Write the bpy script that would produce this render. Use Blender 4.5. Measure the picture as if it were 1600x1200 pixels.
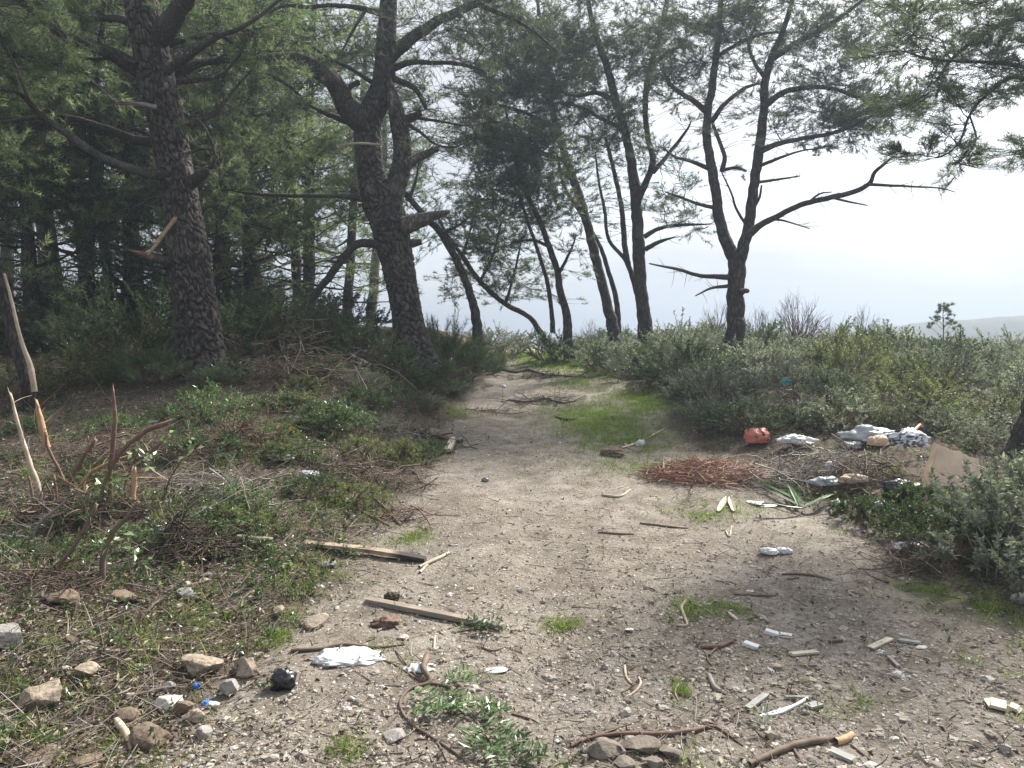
import bpy, math, random
import numpy as np

# ------------------------------------------------------------------ scene, camera, light
S = bpy.context.scene
for o in list(bpy.data.objects):
    bpy.data.objects.remove(o)
COL = S.collection
rng = np.random.default_rng(11)
random.seed(11)

FPX = 1209.0            # focal length in photo pixels (1600 wide)
PITCH = math.radians(-3.55)
EYE = np.array([0.0, 0.0, 1.6])
cam_d = bpy.data.cameras.new("camera")
cam_d.sensor_width = 36.0
cam_d.lens = 36.0 * FPX / 1600.0
cam_d.clip_start = 0.05
cam_d.clip_end = 9000.0
cam = bpy.data.objects.new("camera", cam_d)
cam.location = EYE
cam.rotation_euler = (math.radians(90) + PITCH, 0, 0)
COL.objects.link(cam)
S.camera = cam

SUN_AZ = math.radians(39)     # to the right of the view axis, ahead of the camera
SUN_EL = math.radians(44)
SUN_DIR = np.array([math.sin(SUN_AZ) * math.cos(SUN_EL), math.cos(SUN_AZ) * math.cos(SUN_EL), math.sin(SUN_EL)])

W = bpy.data.worlds.new("World")
S.world = W
W.use_nodes = True
nt = W.node_tree
nt.nodes.clear()


def N(nt, typ, **kw):
    n = nt.nodes.new(typ)
    for k, v in kw.items():
        setattr(n, k, v)
    return n


def L(nt, a, b):
    nt.links.new(a, b)


out = N(nt, "ShaderNodeOutputWorld")
bg = N(nt, "ShaderNodeBackground")
bg.inputs["Strength"].default_value = 0.1
sky = N(nt, "ShaderNodeTexSky", sky_type="NISHITA", sun_disc=False)
sky.sun_elevation = SUN_EL
sky.sun_rotation = SUN_AZ
sky.dust_density = 2.0
tc = N(nt, "ShaderNodeTexCoord")
mp = N(nt, "ShaderNodeMapping")
mp.inputs["Scale"].default_value = (1.0, 1.0, 3.0)
mp.inputs["Location"].default_value = (8.5, 4.5, 2.0)
nz = N(nt, "ShaderNodeTexNoise")
nz.inputs["Scale"].default_value = 2.2
nz.inputs["Detail"].default_value = 5.0
nz.inputs["Roughness"].default_value = 0.5
cr = N(nt, "ShaderNodeValToRGB")
cr.color_ramp.elements[0].position = 0.36
cr.color_ramp.elements[0].color = (0.74, 0.74, 0.74, 1)
cr.color_ramp.elements[1].position = 0.60
cr.color_ramp.elements[1].color = (1, 1, 1, 1)
dot = N(nt, "ShaderNodeVectorMath", operation="DOT_PRODUCT")
dot.inputs[1].default_value = tuple(SUN_DIR)
mx0 = N(nt, "ShaderNodeMath", operation="MAXIMUM")
mx0.inputs[1].default_value = 0.0
pw = N(nt, "ShaderNodeMath", operation="POWER")
pw.inputs[1].default_value = 9.0
glow = N(nt, "ShaderNodeMix", data_type="RGBA")
glow.inputs["A"].default_value = (2.6, 2.72, 2.92, 1)     # thin grey cloud veil
glow.inputs["B"].default_value = (8.6, 8.4, 8.0, 1)   # the veil round the sun
mixc = N(nt, "ShaderNodeMix", data_type="RGBA")
L(nt, tc.outputs["Generated"], mp.inputs["Vector"])
L(nt, mp.outputs["Vector"], nz.inputs["Vector"])
L(nt, nz.outputs["Fac"], cr.inputs["Fac"])
L(nt, tc.outputs["Generated"], dot.inputs[0])
L(nt, dot.outputs["Value"], mx0.inputs[0])
L(nt, mx0.outputs[0], pw.inputs[0])
L(nt, pw.outputs[0], glow.inputs["Factor"])
L(nt, cr.outputs["Color"], mixc.inputs["Factor"])
L(nt, sky.outputs["Color"], mixc.inputs["A"])
L(nt, glow.outputs["Result"], mixc.inputs["B"])
L(nt, mixc.outputs["Result"], bg.inputs["Color"])
L(nt, bg.outputs[0], out.inputs["Surface"])

sun_d = bpy.data.lights.new("sun", "SUN")
sun_d.energy = 3.9
sun_d.angle = math.radians(6.0)
sun_d.color = (1.0, 0.945, 0.86)
sun = bpy.data.objects.new("sun", sun_d)
from mathutils import Vector
sun.rotation_euler = Vector(SUN_DIR).to_track_quat("Z", "Y").to_euler()
sun.location = (8, 12, 30)
COL.objects.link(sun)

S.view_settings.view_transform = "Standard"
S.view_settings.look = "None"
S.view_settings.gamma = 1.0
S.view_settings.use_curve_mapping = False
S.view_settings.exposure = 1.65
S.cycles.max_bounces = 8
S.cycles.diffuse_bounces = 3
S.cycles.transmission_bounces = 4
S.cycles.volume_bounces = 1
S.cycles.sample_clamp_indirect = 6.0
S.cycles.use_denoising = True
HAZE = 0.0039


# ------------------------------------------------------------------ numpy noise
def _hash(ix, iy, iz, seed=0):
    h = (ix.astype(np.int64) * 374761393 + iy.astype(np.int64) * 668265263 + iz.astype(np.int64) * 2147483647 + seed * 974711) & 0xFFFFFFFF
    h = ((h ^ (h >> 13)) * 1274126177) & 0xFFFFFFFF
    h = ((h ^ (h >> 16)) * 2246822519) & 0xFFFFFFFF
    return ((h ^ (h >> 15)) & 0xFFFFFF) / float(0xFFFFFF)


def vnoise(x, y, z=None, seed=0):
    x = np.asarray(x, float); y = np.asarray(y, float)
    z = np.zeros_like(x) if z is None else np.asarray(z, float)
    ix, iy, iz = np.floor(x), np.floor(y), np.floor(z)
    fx, fy, fz = x - ix, y - iy, z - iz
    fx, fy, fz = (f * f * (3 - 2 * f) for f in (fx, fy, fz))
    r = 0
    for dx in (0, 1):
        for dy in (0, 1):
            for dz in (0, 1):
                w = (fx if dx else 1 - fx) * (fy if dy else 1 - fy) * (fz if dz else 1 - fz)
                r = r + w * _hash(ix + dx, iy + dy, iz + dz, seed)
    return r * 2 - 1


def fbm(x, y, z=None, oct=4, seed=0):
    r, a, f = 0, 0.5, 1.0
    for i in range(oct):
        r = r + a * vnoise(x * f, y * f, None if z is None else z * f, seed + i)
        a *= 0.5; f *= 2.03
    return r


def cells(u, v, seed=0, wrap=None):
    """F2-F1 of jittered cells, and the id of the cell; wrap = period in u"""
    iu, iv = np.floor(u), np.floor(v)
    f1 = np.full(u.shape, 9.0); f2 = np.full(u.shape, 9.0); cid = np.zeros(u.shape)
    for du in (-1, 0, 1):
        for dv in (-1, 0, 1):
            cu, cv = iu + du, iv + dv
            hu = np.mod(cu, wrap) if wrap else cu
            px = cu + 0.15 + 0.7 * _hash(hu, cv, hu * 0, seed)
            py = cv + 0.15 + 0.7 * _hash(hu, cv, hu * 0, seed + 5)
            d = np.hypot(px - u, py - v)
            nearer = d < f1
            f2 = np.where(nearer, f1, np.minimum(f2, d))
            cid = np.where(nearer, _hash(hu, cv, hu * 0, seed + 9), cid)
            f1 = np.where(nearer, d, f1)
    return f2 - f1, cid


def sstep(a, b, x):
    t = np.clip((x - a) / (b - a), 0, 1)
    return t * t * (3 - 2 * t)


# ------------------------------------------------------------------ terrain
def path_z(y):
    y = np.asarray(y, float)
    up = 0.088 * np.log1p(np.exp((np.minimum(y, 60) - 4.0) * 1.6)) / 1.6
    over = np.log1p(np.exp((np.minimum(y, 400) - 20.5) * 0.8)) / 0.8
    return up - 0.17 * over + np.where(y > 60, 0.0, 0.0)


def path_cx(y):
    return 0.62 + 0.22 * np.exp(-((y - 4.5) / 1.6) ** 2) + 0.012 * np.maximum(y - 10, 0)


def path_hw(y):
    return np.interp(y, [0, 3, 5.5, 7.3, 9, 12, 16, 24], [2.0, 1.9, 1.62, 1.2, 1.12, 1.1, 0.8, 0.7])


def H_smooth(x, y):
    x = np.asarray(x, float); y = np.asarray(y, float)
    p = path_z(y)
    cx, hw = path_cx(y), path_hw(y)
    u = (cx - hw) - x                 # distance left of the track
    v = x - (cx + hw)                 # distance right of it
    lift = np.interp(y, [0, 3, 5, 7, 9, 12, 16, 20, 28, 60], [0.05, 0.10, 0.22, 0.45, 0.66, 0.78, 0.72, 0.42, 0.5, 0.5])
    z = p + lift * sstep(0.0, 2.0, u) + 0.02 * np.clip(u - 2, 0, 12)
    z = z + np.interp(y, [0, 4, 8, 14, 20, 40], [0.04, 0.10, 0.12, 0.1, 0.0, -0.6]) * sstep(0.1, 1.6, v) - 0.035 * np.clip(v - 3, 0, 40) * sstep(6, 16, y)
    # forest floor left of the crest stays up longer
    z = z + sstep(19, 24, y) * sstep(0.5, 8, u) * 0.086 * np.clip(y - 20.5, 0, 30)
    z = np.maximum(z, -16 + 0 * z)
    return z


def H(x, y):
    x = np.asarray(x, float); y = np.asarray(y, float)
    cx, hw = path_cx(y), path_hw(y)
    off = np.abs(x - cx) - hw
    rough = sstep(-0.3, 0.7, off)
    z = H_smooth(x, y)
    z = z + (0.010 + 0.035 * rough) * fbm(x * 2.3, y * 2.3, oct=3, seed=3) + (0.010 + 0.022 * rough) * fbm(x * 7.1, y * 7.1, oct=3, seed=21)
    z = z + 0.016 * np.exp(-((y - 12) / 14) ** 2) * fbm(x * 0.7, y * 0.9, oct=2, seed=44) * 2
    # two worn wheel lines in the track
    rut = np.exp(-((x - cx + 0.62) / 0.22) ** 2) + np.exp(-((x - cx - 0.72) / 0.24) ** 2)
    z = z - 0.025 * rut * (1 - rough)
    return z


CP, SP = math.cos(PITCH), math.sin(PITCH)


def ray(px, py):
    px = np.asarray(px, float); py = np.asarray(py, float)
    a = (px - 800) / FPX; b = (600 - py) / FPX
    return np.stack([a, CP - SP * b, SP + CP * b], -1)


def PD(px, py, d):
    """the point at depth d along the view ray"""
    r = ray(px, py)
    return EYE + r * np.asarray(d, float)[..., None]


_T = np.concatenate([np.arange(1.2, 12, 0.05), np.arange(12, 60, 0.25)])


def PG(px, py):
    """where the view ray meets the ground (x, y, z)"""
    r = np.atleast_2d(ray(px, py))
    hit = np.full(len(r), np.nan)
    for s in range(0, len(r), 4000):
        rr = r[s:s + 4000]
        pts = EYE + rr[:, None, :] * _T[None, :, None]
        below = pts[..., 2] < H_smooth(pts[..., 0], pts[..., 1])
        k = np.argmax(below, 1)
        ok = below.any(1) & (k > 0)
        z0 = (pts[..., 2] - H_smooth(pts[..., 0], pts[..., 1]))
        i = np.arange(len(rr)); k1 = np.clip(k, 1, None)
        a, b = z0[i, k1 - 1], z0[i, k1]
        t = _T[k1 - 1] + (_T[k1] - _T[k1 - 1]) * a / (a - b + 1e-9)
        hit[s:s + 4000] = np.where(ok, t, np.nan)
    p = EYE + r * hit[:, None]
    p[:, 2] = H(p[:, 0], p[:, 1])
    return p


def pg(px, py):
    return PG([px], [py])[0]


# ------------------------------------------------------------------ mesh helpers
def mk(name, V, F, mat, parent=None, attr=None, smooth=False, link=True):
    V = np.asarray(V, np.float32).reshape(-1, 3)
    F = np.asarray(F, np.int32).reshape(-1, 3)
    me = bpy.data.meshes.new(name)
    me.vertices.add(len(V)); me.vertices.foreach_set("co", V.ravel())
    me.loops.add(len(F) * 3); me.loops.foreach_set("vertex_index", F.ravel())
    me.polygons.add(len(F)); me.polygons.foreach_set("loop_start", np.arange(0, len(F) * 3, 3, dtype=np.int32))
    me.polygons.foreach_set("use_smooth", np.full(len(F), bool(smooth)))
    for k, a in (attr or {}).items():
        at = me.attributes.new(k, "FLOAT", "POINT")
        at.data.foreach_set("value", np.asarray(a, np.float32).ravel())
    me.update(calc_edges=True)
    me.materials.append(mat)
    o = bpy.data.objects.new(name, me)
    if link:
        COL.objects.link(o)
    if parent is not None:
        o.parent = parent
    return o


def empty(name, loc, rz=0.0):
    o = bpy.data.objects.new(name, None)
    o.empty_display_size = 0.2
    o.location = tuple(float(c) for c in loc)
    o.rotation_euler = (0, 0, rz)
    COL.objects.link(o)
    return o


def tag(o, label=None, cat=None, group=None, kind=None):
    if label: o["label"] = label
    if cat: o["category"] = cat
    if group: o["group"] = group
    if kind: o["kind"] = kind
    return o


class MB:
    """collects triangle soup"""
    def __init__(self):
        self.V, self.F, self.A, self.n = [], [], [], 0

    def add(self, V, F, a=None):
        V = np.asarray(V, float).reshape(-1, 3)
        self.V.append(V); self.F.append(np.asarray(F, np.int64).reshape(-1, 3) + self.n)
        self.A.append(np.full(len(V), 0.5) if a is None else np.broadcast_to(np.asarray(a, float).ravel(), (len(V),)))
        self.n += len(V)
        return self

    def build(self, name, mat, parent=None, smooth=False, origin=None):
        V = np.concatenate(self.V); 
        if origin is not None: V = V - np.asarray(origin)
        return mk(name, V, np.concatenate(self.F), mat, parent, {"rnd": np.concatenate(self.A)}, smooth)


def catmull(P, n):
    """smooth resample of the rows of P (any columns) to about n points"""
    P = np.asarray(P, float)
    if len(P) == 2:
        t = np.linspace(0, 1, n)[:, None]
        return P[0] * (1 - t) + P[1] * t
    Q = np.vstack([2 * P[0] - P[1], P, 2 * P[-1] - P[-2]])
    seg = np.linalg.norm(np.diff(P[:, :3], axis=0), axis=1)
    s = np.concatenate([[0], np.cumsum(seg)])
    t = np.linspace(0, s[-1], n)
    k = np.clip(np.searchsorted(s, t, side="right") - 1, 0, len(P) - 2)
    u = ((t - s[k]) / np.maximum(seg[k], 1e-9))[:, None]
    p0, p1, p2, p3 = Q[k], Q[k + 1], Q[k + 2], Q[k + 3]
    return 0.5 * (2 * p1 + (p2 - p0) * u + (2 * p0 - 5 * p1 + 4 * p2 - p3) * u ** 2 + (3 * p1 - p0 - 3 * p2 + p3) * u ** 3)


def tubes(P, R, sides=3):
    """P (N,K,3), R (N,K) -> verts, tris of N tapering tubes"""
    P = np.asarray(P, float); R = np.asarray(R, float)
    n, K, _ = P.shape
    T = np.gradient(P, axis=1)
    T /= np.linalg.norm(T, axis=2, keepdims=True) + 1e-9
    mean = np.abs(T.mean(1)); ax = np.argmin(mean, 1)
    ref = np.eye(3)[ax][:, None, :]
    U = np.cross(T, np.broadcast_to(ref, T.shape)); U /= np.linalg.norm(U, axis=2, keepdims=True) + 1e-9
    Wv = np.cross(T, U)
    a = np.arange(sides) * 2 * math.pi / sides
    ca, sa = np.cos(a), np.sin(a)
    V = P[:, :, None, :] + R[:, :, None, None] * (U[:, :, None, :] * ca[None, None, :, None] + Wv[:, :, None, :] * sa[None, None, :, None])
    idx = np.arange(n * K * sides).reshape(n, K, sides)
    A, B = idx[:, :-1], idx[:, 1:]
    A2, B2 = np.roll(A, -1, 2), np.roll(B, -1, 2)
    F = np.concatenate([np.stack([A, A2, B], -1).reshape(-1, 3), np.stack([A2, B2, B], -1).reshape(-1, 3)])
    return V.reshape(-1, 3), F


def rand_unit(n):
    v = rng.normal(size=(n, 3))
    return v / (np.linalg.norm(v, axis=1, keepdims=True) + 1e-9)


def norm(v):
    return v / (np.linalg.norm(v, axis=-1, keepdims=True) + 1e-9)


def leaf_quads(B, D, Ln, Wd, Nn=None, fold=0.25):
    """folded leaf of four triangles: base B, direction D, length, width -> verts, tris"""
    n = len(B)
    D = norm(D)
    Nn = rand_unit(n) if Nn is None else Nn
    side = norm(np.cross(D, Nn)); up = np.cross(side, D)
    Ln = np.broadcast_to(Ln, (n,))[:, None]; Wd = np.broadcast_to(Wd, (n,))[:, None]
    mid = B + D * Ln * 0.5
    a = mid - side * Wd * 0.5 + up * Wd * fold
    b = mid + side * Wd * 0.5 + up * Wd * fold
    tip = B + D * Ln
    V = np.stack([B, a, tip, b], 1).reshape(-1, 3)
    i = np.arange(n)[:, None] * 4
    F = np.concatenate([i + np.array([[0, 2, 1]]), i + np.array([[0, 3, 2]])])
    return V, F


def blades(B, D, Ln, Wd):
    """one-triangle needles / grass blades"""
    n = len(B)
    D = norm(D)
    side = norm(np.cross(D, rand_unit(n)))
    Ln = np.broadcast_to(Ln, (n,))[:, None]; Wd = np.broadcast_to(Wd, (n,))[:, None]
    V = np.stack([B - side * Wd * 0.5, B + side * Wd * 0.5, B + D * Ln], 1).reshape(-1, 3)
    return V, np.arange(n * 3).reshape(-1, 3)


# ------------------------------------------------------------------ materials
def newmat(name):
    m = bpy.data.materials.new(name)
    m.use_nodes = True
    nt = m.node_tree
    b = nt.nodes["Principled BSDF"]
    return m, nt, b


def ramp(nt, fac, stops):
    r = N(nt, "ShaderNodeValToRGB")
    el = r.color_ramp.elements
    while len(el) < len(stops): el.new(0.5)
    for e, (p, c) in zip(el, stops):
        e.position = p; e.color = (*c, 1)
    L(nt, fac, r.inputs["Fac"])
    return r.outputs["Color"]


def attr(nt, name):
    return N(nt, "ShaderNodeAttribute", attribute_name=name).outputs["Fac"]


def noise(nt, scale, detail=4, rough=0.55, coord=None, dist=0.0):
    n = N(nt, "ShaderNodeTexNoise")
    n.inputs["Scale"].default_value = scale; n.inputs["Detail"].default_value = detail
    n.inputs["Roughness"].default_value = rough; n.inputs["Distortion"].default_value = dist
    if coord is not None: L(nt, coord, n.inputs["Vector"])
    return n.outputs["Fac"]


def obj_coord(nt, scale=(1, 1, 1)):
    t = N(nt, "ShaderNodeTexCoord"); m = N(nt, "ShaderNodeMapping")
    m.inputs["Scale"].default_value = scale
    L(nt, t.outputs["Object"], m.inputs["Vector"])
    return m.outputs["Vector"]


def mixf(nt, fac, a, b, mode="MIX"):
    m = N(nt, "ShaderNodeMix", data_type="RGBA", blend_type=mode)
    for s, v in (("Factor", fac), ("A", a), ("B", b)):
        if isinstance(v, (tuple, list)): m.inputs[s].default_value = (*v, 1)
        elif isinstance(v, (int, float)): m.inputs[s].default_value = v
        else: L(nt, v, m.inputs[s])
    return m.outputs["Result"]


def bump(nt, b, h, strength=0.5, dist=0.02):
    n = N(nt, "ShaderNodeBump")
    n.inputs["Strength"].default_value = strength; n.inputs["Distance"].default_value = dist
    L(nt, h, n.inputs["Height"]); L(nt, n.outputs["Normal"], b.inputs["Normal"])


def leafmat(name, stops, rough=0.45, trans=0.35, spec=0.5, tcol=None):
    m, nt, b = newmat(name)
    c = ramp(nt, attr(nt, "rnd"), stops)
    oi = N(nt, "ShaderNodeObjectInfo")
    hs = N(nt, "ShaderNodeHueSaturation")
    L(nt, c, hs.inputs["Color"])
    mr = N(nt, "ShaderNodeMapRange"); mr.inputs["To Min"].default_value = 0.8; mr.inputs["To Max"].default_value = 1.25
    L(nt, oi.outputs["Random"], mr.inputs["Value"]); L(nt, mr.outputs[0], hs.inputs["Value"])
    c = hs.outputs["Color"]
    L(nt, c, b.inputs["Base Color"])
    b.inputs["Roughness"].default_value = rough
    b.inputs["Specular IOR Level"].default_value = spec
    t = N(nt, "ShaderNodeBsdfTranslucent")
    tc_ = mixf(nt, 1.0, c, tcol or (1.15, 1.32, 0.86), "MULTIPLY")
    L(nt, tc_, t.inputs["Color"])
    mx = N(nt, "ShaderNodeMixShader"); mx.inputs["Fac"].default_value = trans
    L(nt, b.outputs[0], mx.inputs[1]); L(nt, t.outputs[0], mx.inputs[2])
    L(nt, mx.outputs[0], nt.nodes["Material Output"].inputs["Surface"])
    return m


M = {}
M["needle"] = leafmat("pine_needles", [(0, (0.055, 0.078, 0.047)), (0.6, (0.095, 0.122, 0.070)), (1, (0.16, 0.175, 0.10))], 0.5, 0.38, 0.4)
M["needle_lit_tint"] = leafmat("lit_tint_pine_needles", [(0, (0.062, 0.092, 0.056)), (0.6, (0.110, 0.142, 0.082)), (1, (0.19, 0.21, 0.13))], 0.5, 0.52, 0.4)  # sunlit look of the left-hand pines put into a lighter needle colour
M["needle_sunlit_tint"] = leafmat("sunlit_tint_pine_needles", [(0, (0.080, 0.110, 0.062)), (0.6, (0.14, 0.17, 0.095)), (1, (0.24, 0.26, 0.16))], 0.5, 0.58, 0.4)  # paler copy again: brighter sunlight on the foliage put into its colour
M["leaf_grey"] = leafmat("grey_green_leaves", [(0, (0.070, 0.088, 0.058)), (0.45, (0.162, 0.174, 0.136)), (0.78, (0.275, 0.285, 0.235)), (1, (0.40, 0.41, 0.34))], 0.5, 0.34, 0.35)
M["leaf_dark"] = leafmat("dark_leaves", [(0, (0.026, 0.05, 0.02)), (0.6, (0.068, 0.105, 0.045)), (1, (0.17, 0.20, 0.10))], 0.45, 0.34, 0.4)
M["leaf_yellow"] = leafmat("yellow_green_leaves", [(0, (0.065, 0.082, 0.036)), (0.55, (0.13, 0.145, 0.062)), (1, (0.27, 0.265, 0.14))], 0.5, 0.38, 0.35)
M["leaf_bright"] = leafmat("bright_leaves", [(0, (0.05, 0.11, 0.035)), (0.6, (0.09, 0.165, 0.055)), (1, (0.30, 0.36, 0.22))], 0.25, 0.4, 0.5)
M["weed"] = leafmat("weed_leaves", [(0, (0.03, 0.055, 0.02)), (0.55, (0.065, 0.105, 0.035)), (0.85, (0.15, 0.19, 0.075)), (1, (0.34, 0.36, 0.22))], 0.36, 0.35, 0.5)
M["leaf_litter"] = leafmat("leaf_litter", [(0, (0.03, 0.021, 0.014)), (0.4, (0.085, 0.058, 0.038)), (0.62, (0.13, 0.13, 0.06)), (0.8, (0.30, 0.26, 0.17)), (1, (0.55, 0.50, 0.36))], 0.6, 0.15, 0.3, (1.1, 1.0, 0.7))
M["grass"] = leafmat("grass_blades", [(0, (0.055, 0.095, 0.022)), (0.5, (0.135, 0.20, 0.040)), (0.8, (0.23, 0.26, 0.07)), (1, (0.36, 0.33, 0.16))], 0.5, 0.4, 0.3)
M["yucca"] = leafmat("yucca_leaf", [(0, (0.04, 0.10, 0.035)), (0.7, (0.07, 0.15, 0.05)), (1, (0.42, 0.42, 0.26))], 0.4, 0.25, 0.5)
M["straw"] = leafmat("red_pine_straw", [(0, (0.17, 0.075, 0.048)), (0.6, (0.31, 0.165, 0.11)), (1, (0.50, 0.35, 0.25))], 0.6, 0.15, 0.3, (1.1, 0.9, 0.7))


def barkmat(name, dark, light, scale=1.0, plates=False):
    m, nt, b = newmat(name)
    co = obj_coord(nt, (9 * scale, 9 * scale, 2.6 * scale))
    v = N(nt, "ShaderNodeTexVoronoi", feature="DISTANCE_TO_EDGE"); v.inputs["Scale"].default_value = 1.6
    nz_ = N(nt, "ShaderNodeTexNoise"); nz_.inputs["Scale"].default_value = 2.5; nz_.inputs["Detail"].default_value = 4
    L(nt, co, nz_.inputs["Vector"])
    ad = N(nt, "ShaderNodeVectorMath", operation="ADD"); L(nt, co, ad.inputs[0]); L(nt, nz_.outputs["Color"], ad.inputs[1])
    L(nt, ad.outputs[0], v.inputs["Vector"])
    fine = noise(nt, 26 * scale, 5, 0.65, obj_coord(nt))
    if plates:
        h = attr(nt, "rnd")
        c1 = ramp(nt, h, [(0.0, tuple(x * 0.35 for x in dark)), (0.45, dark), (0.75, tuple((x + y) / 2 for x, y in zip(dark, light))), (1.0, light)])
    else:
        h = v.outputs["Distance"]
        c1 = ramp(nt, h, [(0.0, tuple(x * 0.45 for x in dark)), (0.12, dark), (0.5, light)])
    c2 = mixf(nt, 0.55, c1, ramp(nt, fine, [(0.3, (0.45, 0.42, 0.40)), (0.7, (1.25, 1.22, 1.18))]), "MULTIPLY")
    big = noise(nt, 1.4, 3, 0.5, obj_coord(nt))
    c3 = mixf(nt, ramp(nt, big, [(0.55, (0, 0, 0)), (0.75, (0.6, 0.6, 0.6))]), c2, (0.19, 0.19, 0.17), "MIX")
    L(nt, c3, b.inputs["Base Color"])
    b.inputs["Roughness"].default_value = 0.85
    b.inputs["Specular IOR Level"].default_value = 0.25
    if plates: bump(nt, b, fine, 0.6, 0.008)
    else:
        mm = N(nt, "ShaderNodeMath", operation="MINIMUM"); mm.inputs[1].default_value = 0.3; L(nt, h, mm.inputs[0])
        ma = N(nt, "ShaderNodeMath", operation="MULTIPLY_ADD"); ma.inputs[1].default_value = 0.25
        L(nt, fine, ma.inputs[0]); L(nt, mm.outputs[0], ma.inputs[2])
        bump(nt, b, ma.outputs[0], 0.9, 0.035)
    return m


M["bark_plates"] = barkmat("old_pine_bark", (0.038, 0.032, 0.029), (0.135, 0.122, 0.112), 1.0, True)
M["bark"] = barkmat("pine_bark", (0.050, 0.043, 0.039), (0.115, 0.10, 0.09), 1.2)
M["bark_limb"] = barkmat("limb_bark", (0.060, 0.051, 0.045), (0.115, 0.10, 0.09), 2.2)
M["bark_grey"] = barkmat("grey_forest_bark", (0.12, 0.105, 0.095), (0.26, 0.24, 0.22), 1.6)


def woodmat(name, stops, scale=(30, 30, 3), rough=0.75, attr_mix=False):
    m, nt, b = newmat(name)
    n1 = noise(nt, 1.0, 6, 0.7, obj_coord(nt, scale), 0.4)
    c = ramp(nt, n1, stops)
    n2 = noise(nt, 5.0, 4, 0.6, obj_coord(nt))
    c = mixf(nt, 0.6, c, ramp(nt, n2, [(0.3, (0.55, 0.55, 0.55)), (0.7, (1.2, 1.2, 1.2))]), "MULTIPLY")
    if attr_mix: c = mixf(nt, attr(nt, "rnd"), c, (0.018, 0.017, 0.018))
    L(nt, c, b.inputs["Base Color"]); b.inputs["Roughness"].default_value = rough
    b.inputs["Specular IOR Level"].default_value = 0.3
    bump(nt, b, n1, 0.5, 0.006)
    return m


M["twig"] = woodmat("brown_twig", [(0.3, (0.09, 0.062, 0.045)), (0.7, (0.20, 0.15, 0.115))], (14, 14, 14))
M["twig_grey"] = woodmat("grey_twig", [(0.3, (0.15, 0.13, 0.115)), (0.7, (0.32, 0.29, 0.26))], (14, 14, 14))
M["twig_red"] = woodmat("reddish_twig", [(0.3, (0.09, 0.052, 0.037)), (0.7, (0.22, 0.135, 0.10))], (14, 14, 14))
M["twig_pale"] = woodmat("pale_peeled_twig", [(0.3, (0.32, 0.25, 0.18)), (0.7, (0.55, 0.46, 0.36))], (14, 14, 14))
M["splinter"] = woodmat("fresh_split_wood", [(0.3, (0.30, 0.17, 0.085)), (0.7, (0.55, 0.38, 0.23))], (40, 40, 6))
M["torn_wood"] = woodmat("torn_wood", [(0.3, (0.20, 0.13, 0.075)), (0.7, (0.44, 0.32, 0.21))], (40, 40, 6))
M["plank"] = woodmat("weathered_plank", [(0.3, (0.13, 0.105, 0.08)), (0.7, (0.30, 0.26, 0.21))], (6, 60, 60), 0.8)
M["plank_burnt"] = woodmat("scorched_plank", [(0.3, (0.20, 0.15, 0.10)), (0.7, (0.40, 0.33, 0.24))], (6, 60, 60), 0.75, True)
M["slat_pale"] = woodmat("pale_slat", [(0.3, (0.36, 0.31, 0.24)), (0.7, (0.55, 0.49, 0.40))], (6, 60, 60))
M["slat_grey"] = woodmat("grey_slat", [(0.3, (0.20, 0.20, 0.19)), (0.7, (0.36, 0.36, 0.34))], (6, 60, 60))


def stonemat(name, a, bcol, spots=(0.05, 0.045, 0.04)):
    m, nt, b = newmat(name)
    n1 = noise(nt, 16, 7, 0.7, obj_coord(nt))
    c = ramp(nt, n1, [(0.28, a), (0.72, bcol)])
    n2 = noise(nt, 34, 6, 0.75, obj_coord(nt))
    c = mixf(nt, ramp(nt, n2, [(0.47, (0, 0, 0)), (0.64, (0.85, 0.85, 0.85))]), c, spots)
    L(nt, c, b.inputs["Base Color"]); b.inputs["Roughness"].default_value = 0.9
    b.inputs["Specular IOR Level"].default_value = 0.25
    bump(nt, b, n2, 0.8, 0.012)
    return m


M["rock_tan"] = stonemat("tan_rock", (0.22, 0.175, 0.13), (0.46, 0.39, 0.31), (0.10, 0.08, 0.06))
M["rock_grey"] = stonemat("grey_rock", (0.20, 0.185, 0.17), (0.40, 0.38, 0.355), (0.11, 0.10, 0.09))
M["rock_brown"] = stonemat("brown_rock", (0.12, 0.088, 0.062), (0.26, 0.20, 0.15), (0.06, 0.045, 0.033))
M["rock_pale"] = stonemat("pale_rock", (0.42, 0.40, 0.37), (0.66, 0.64, 0.60), (0.25, 0.23, 0.20))
M["clod"] = stonemat("soil_clod", (0.13, 0.11, 0.09), (0.27, 0.235, 0.20), (0.07, 0.058, 0.045))


def plain(name, col, rough=0.5, spec=0.5, trans=0.0, vary=0.15, metal=0.0):
    m, nt, b = newmat(name)
    n1 = noise(nt, 14, 4, 0.6, obj_coord(nt))
    lo = tuple(c * (1 - vary) for c in col); hi = tuple(min(1, c * (1 + vary)) for c in col)
    c = ramp(nt, n1, [(0.3, lo), (0.7, hi)])
    L(nt, c, b.inputs["Base Color"]); b.inputs["Roughness"].default_value = rough
    b.inputs["Specular IOR Level"].default_value = spec; b.inputs["Metallic"].default_value = metal
    if trans:
        t = N(nt, "ShaderNodeBsdfTranslucent"); L(nt, c, t.inputs["Color"])
        mx = N(nt, "ShaderNodeMixShader"); mx.inputs["Fac"].default_value = trans
        L(nt, b.outputs[0], mx.inputs[1]); L(nt, t.outputs[0], mx.inputs[2])
        L(nt, mx.outputs[0], nt.nodes["Material Output"].inputs["Surface"])
    return m


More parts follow.
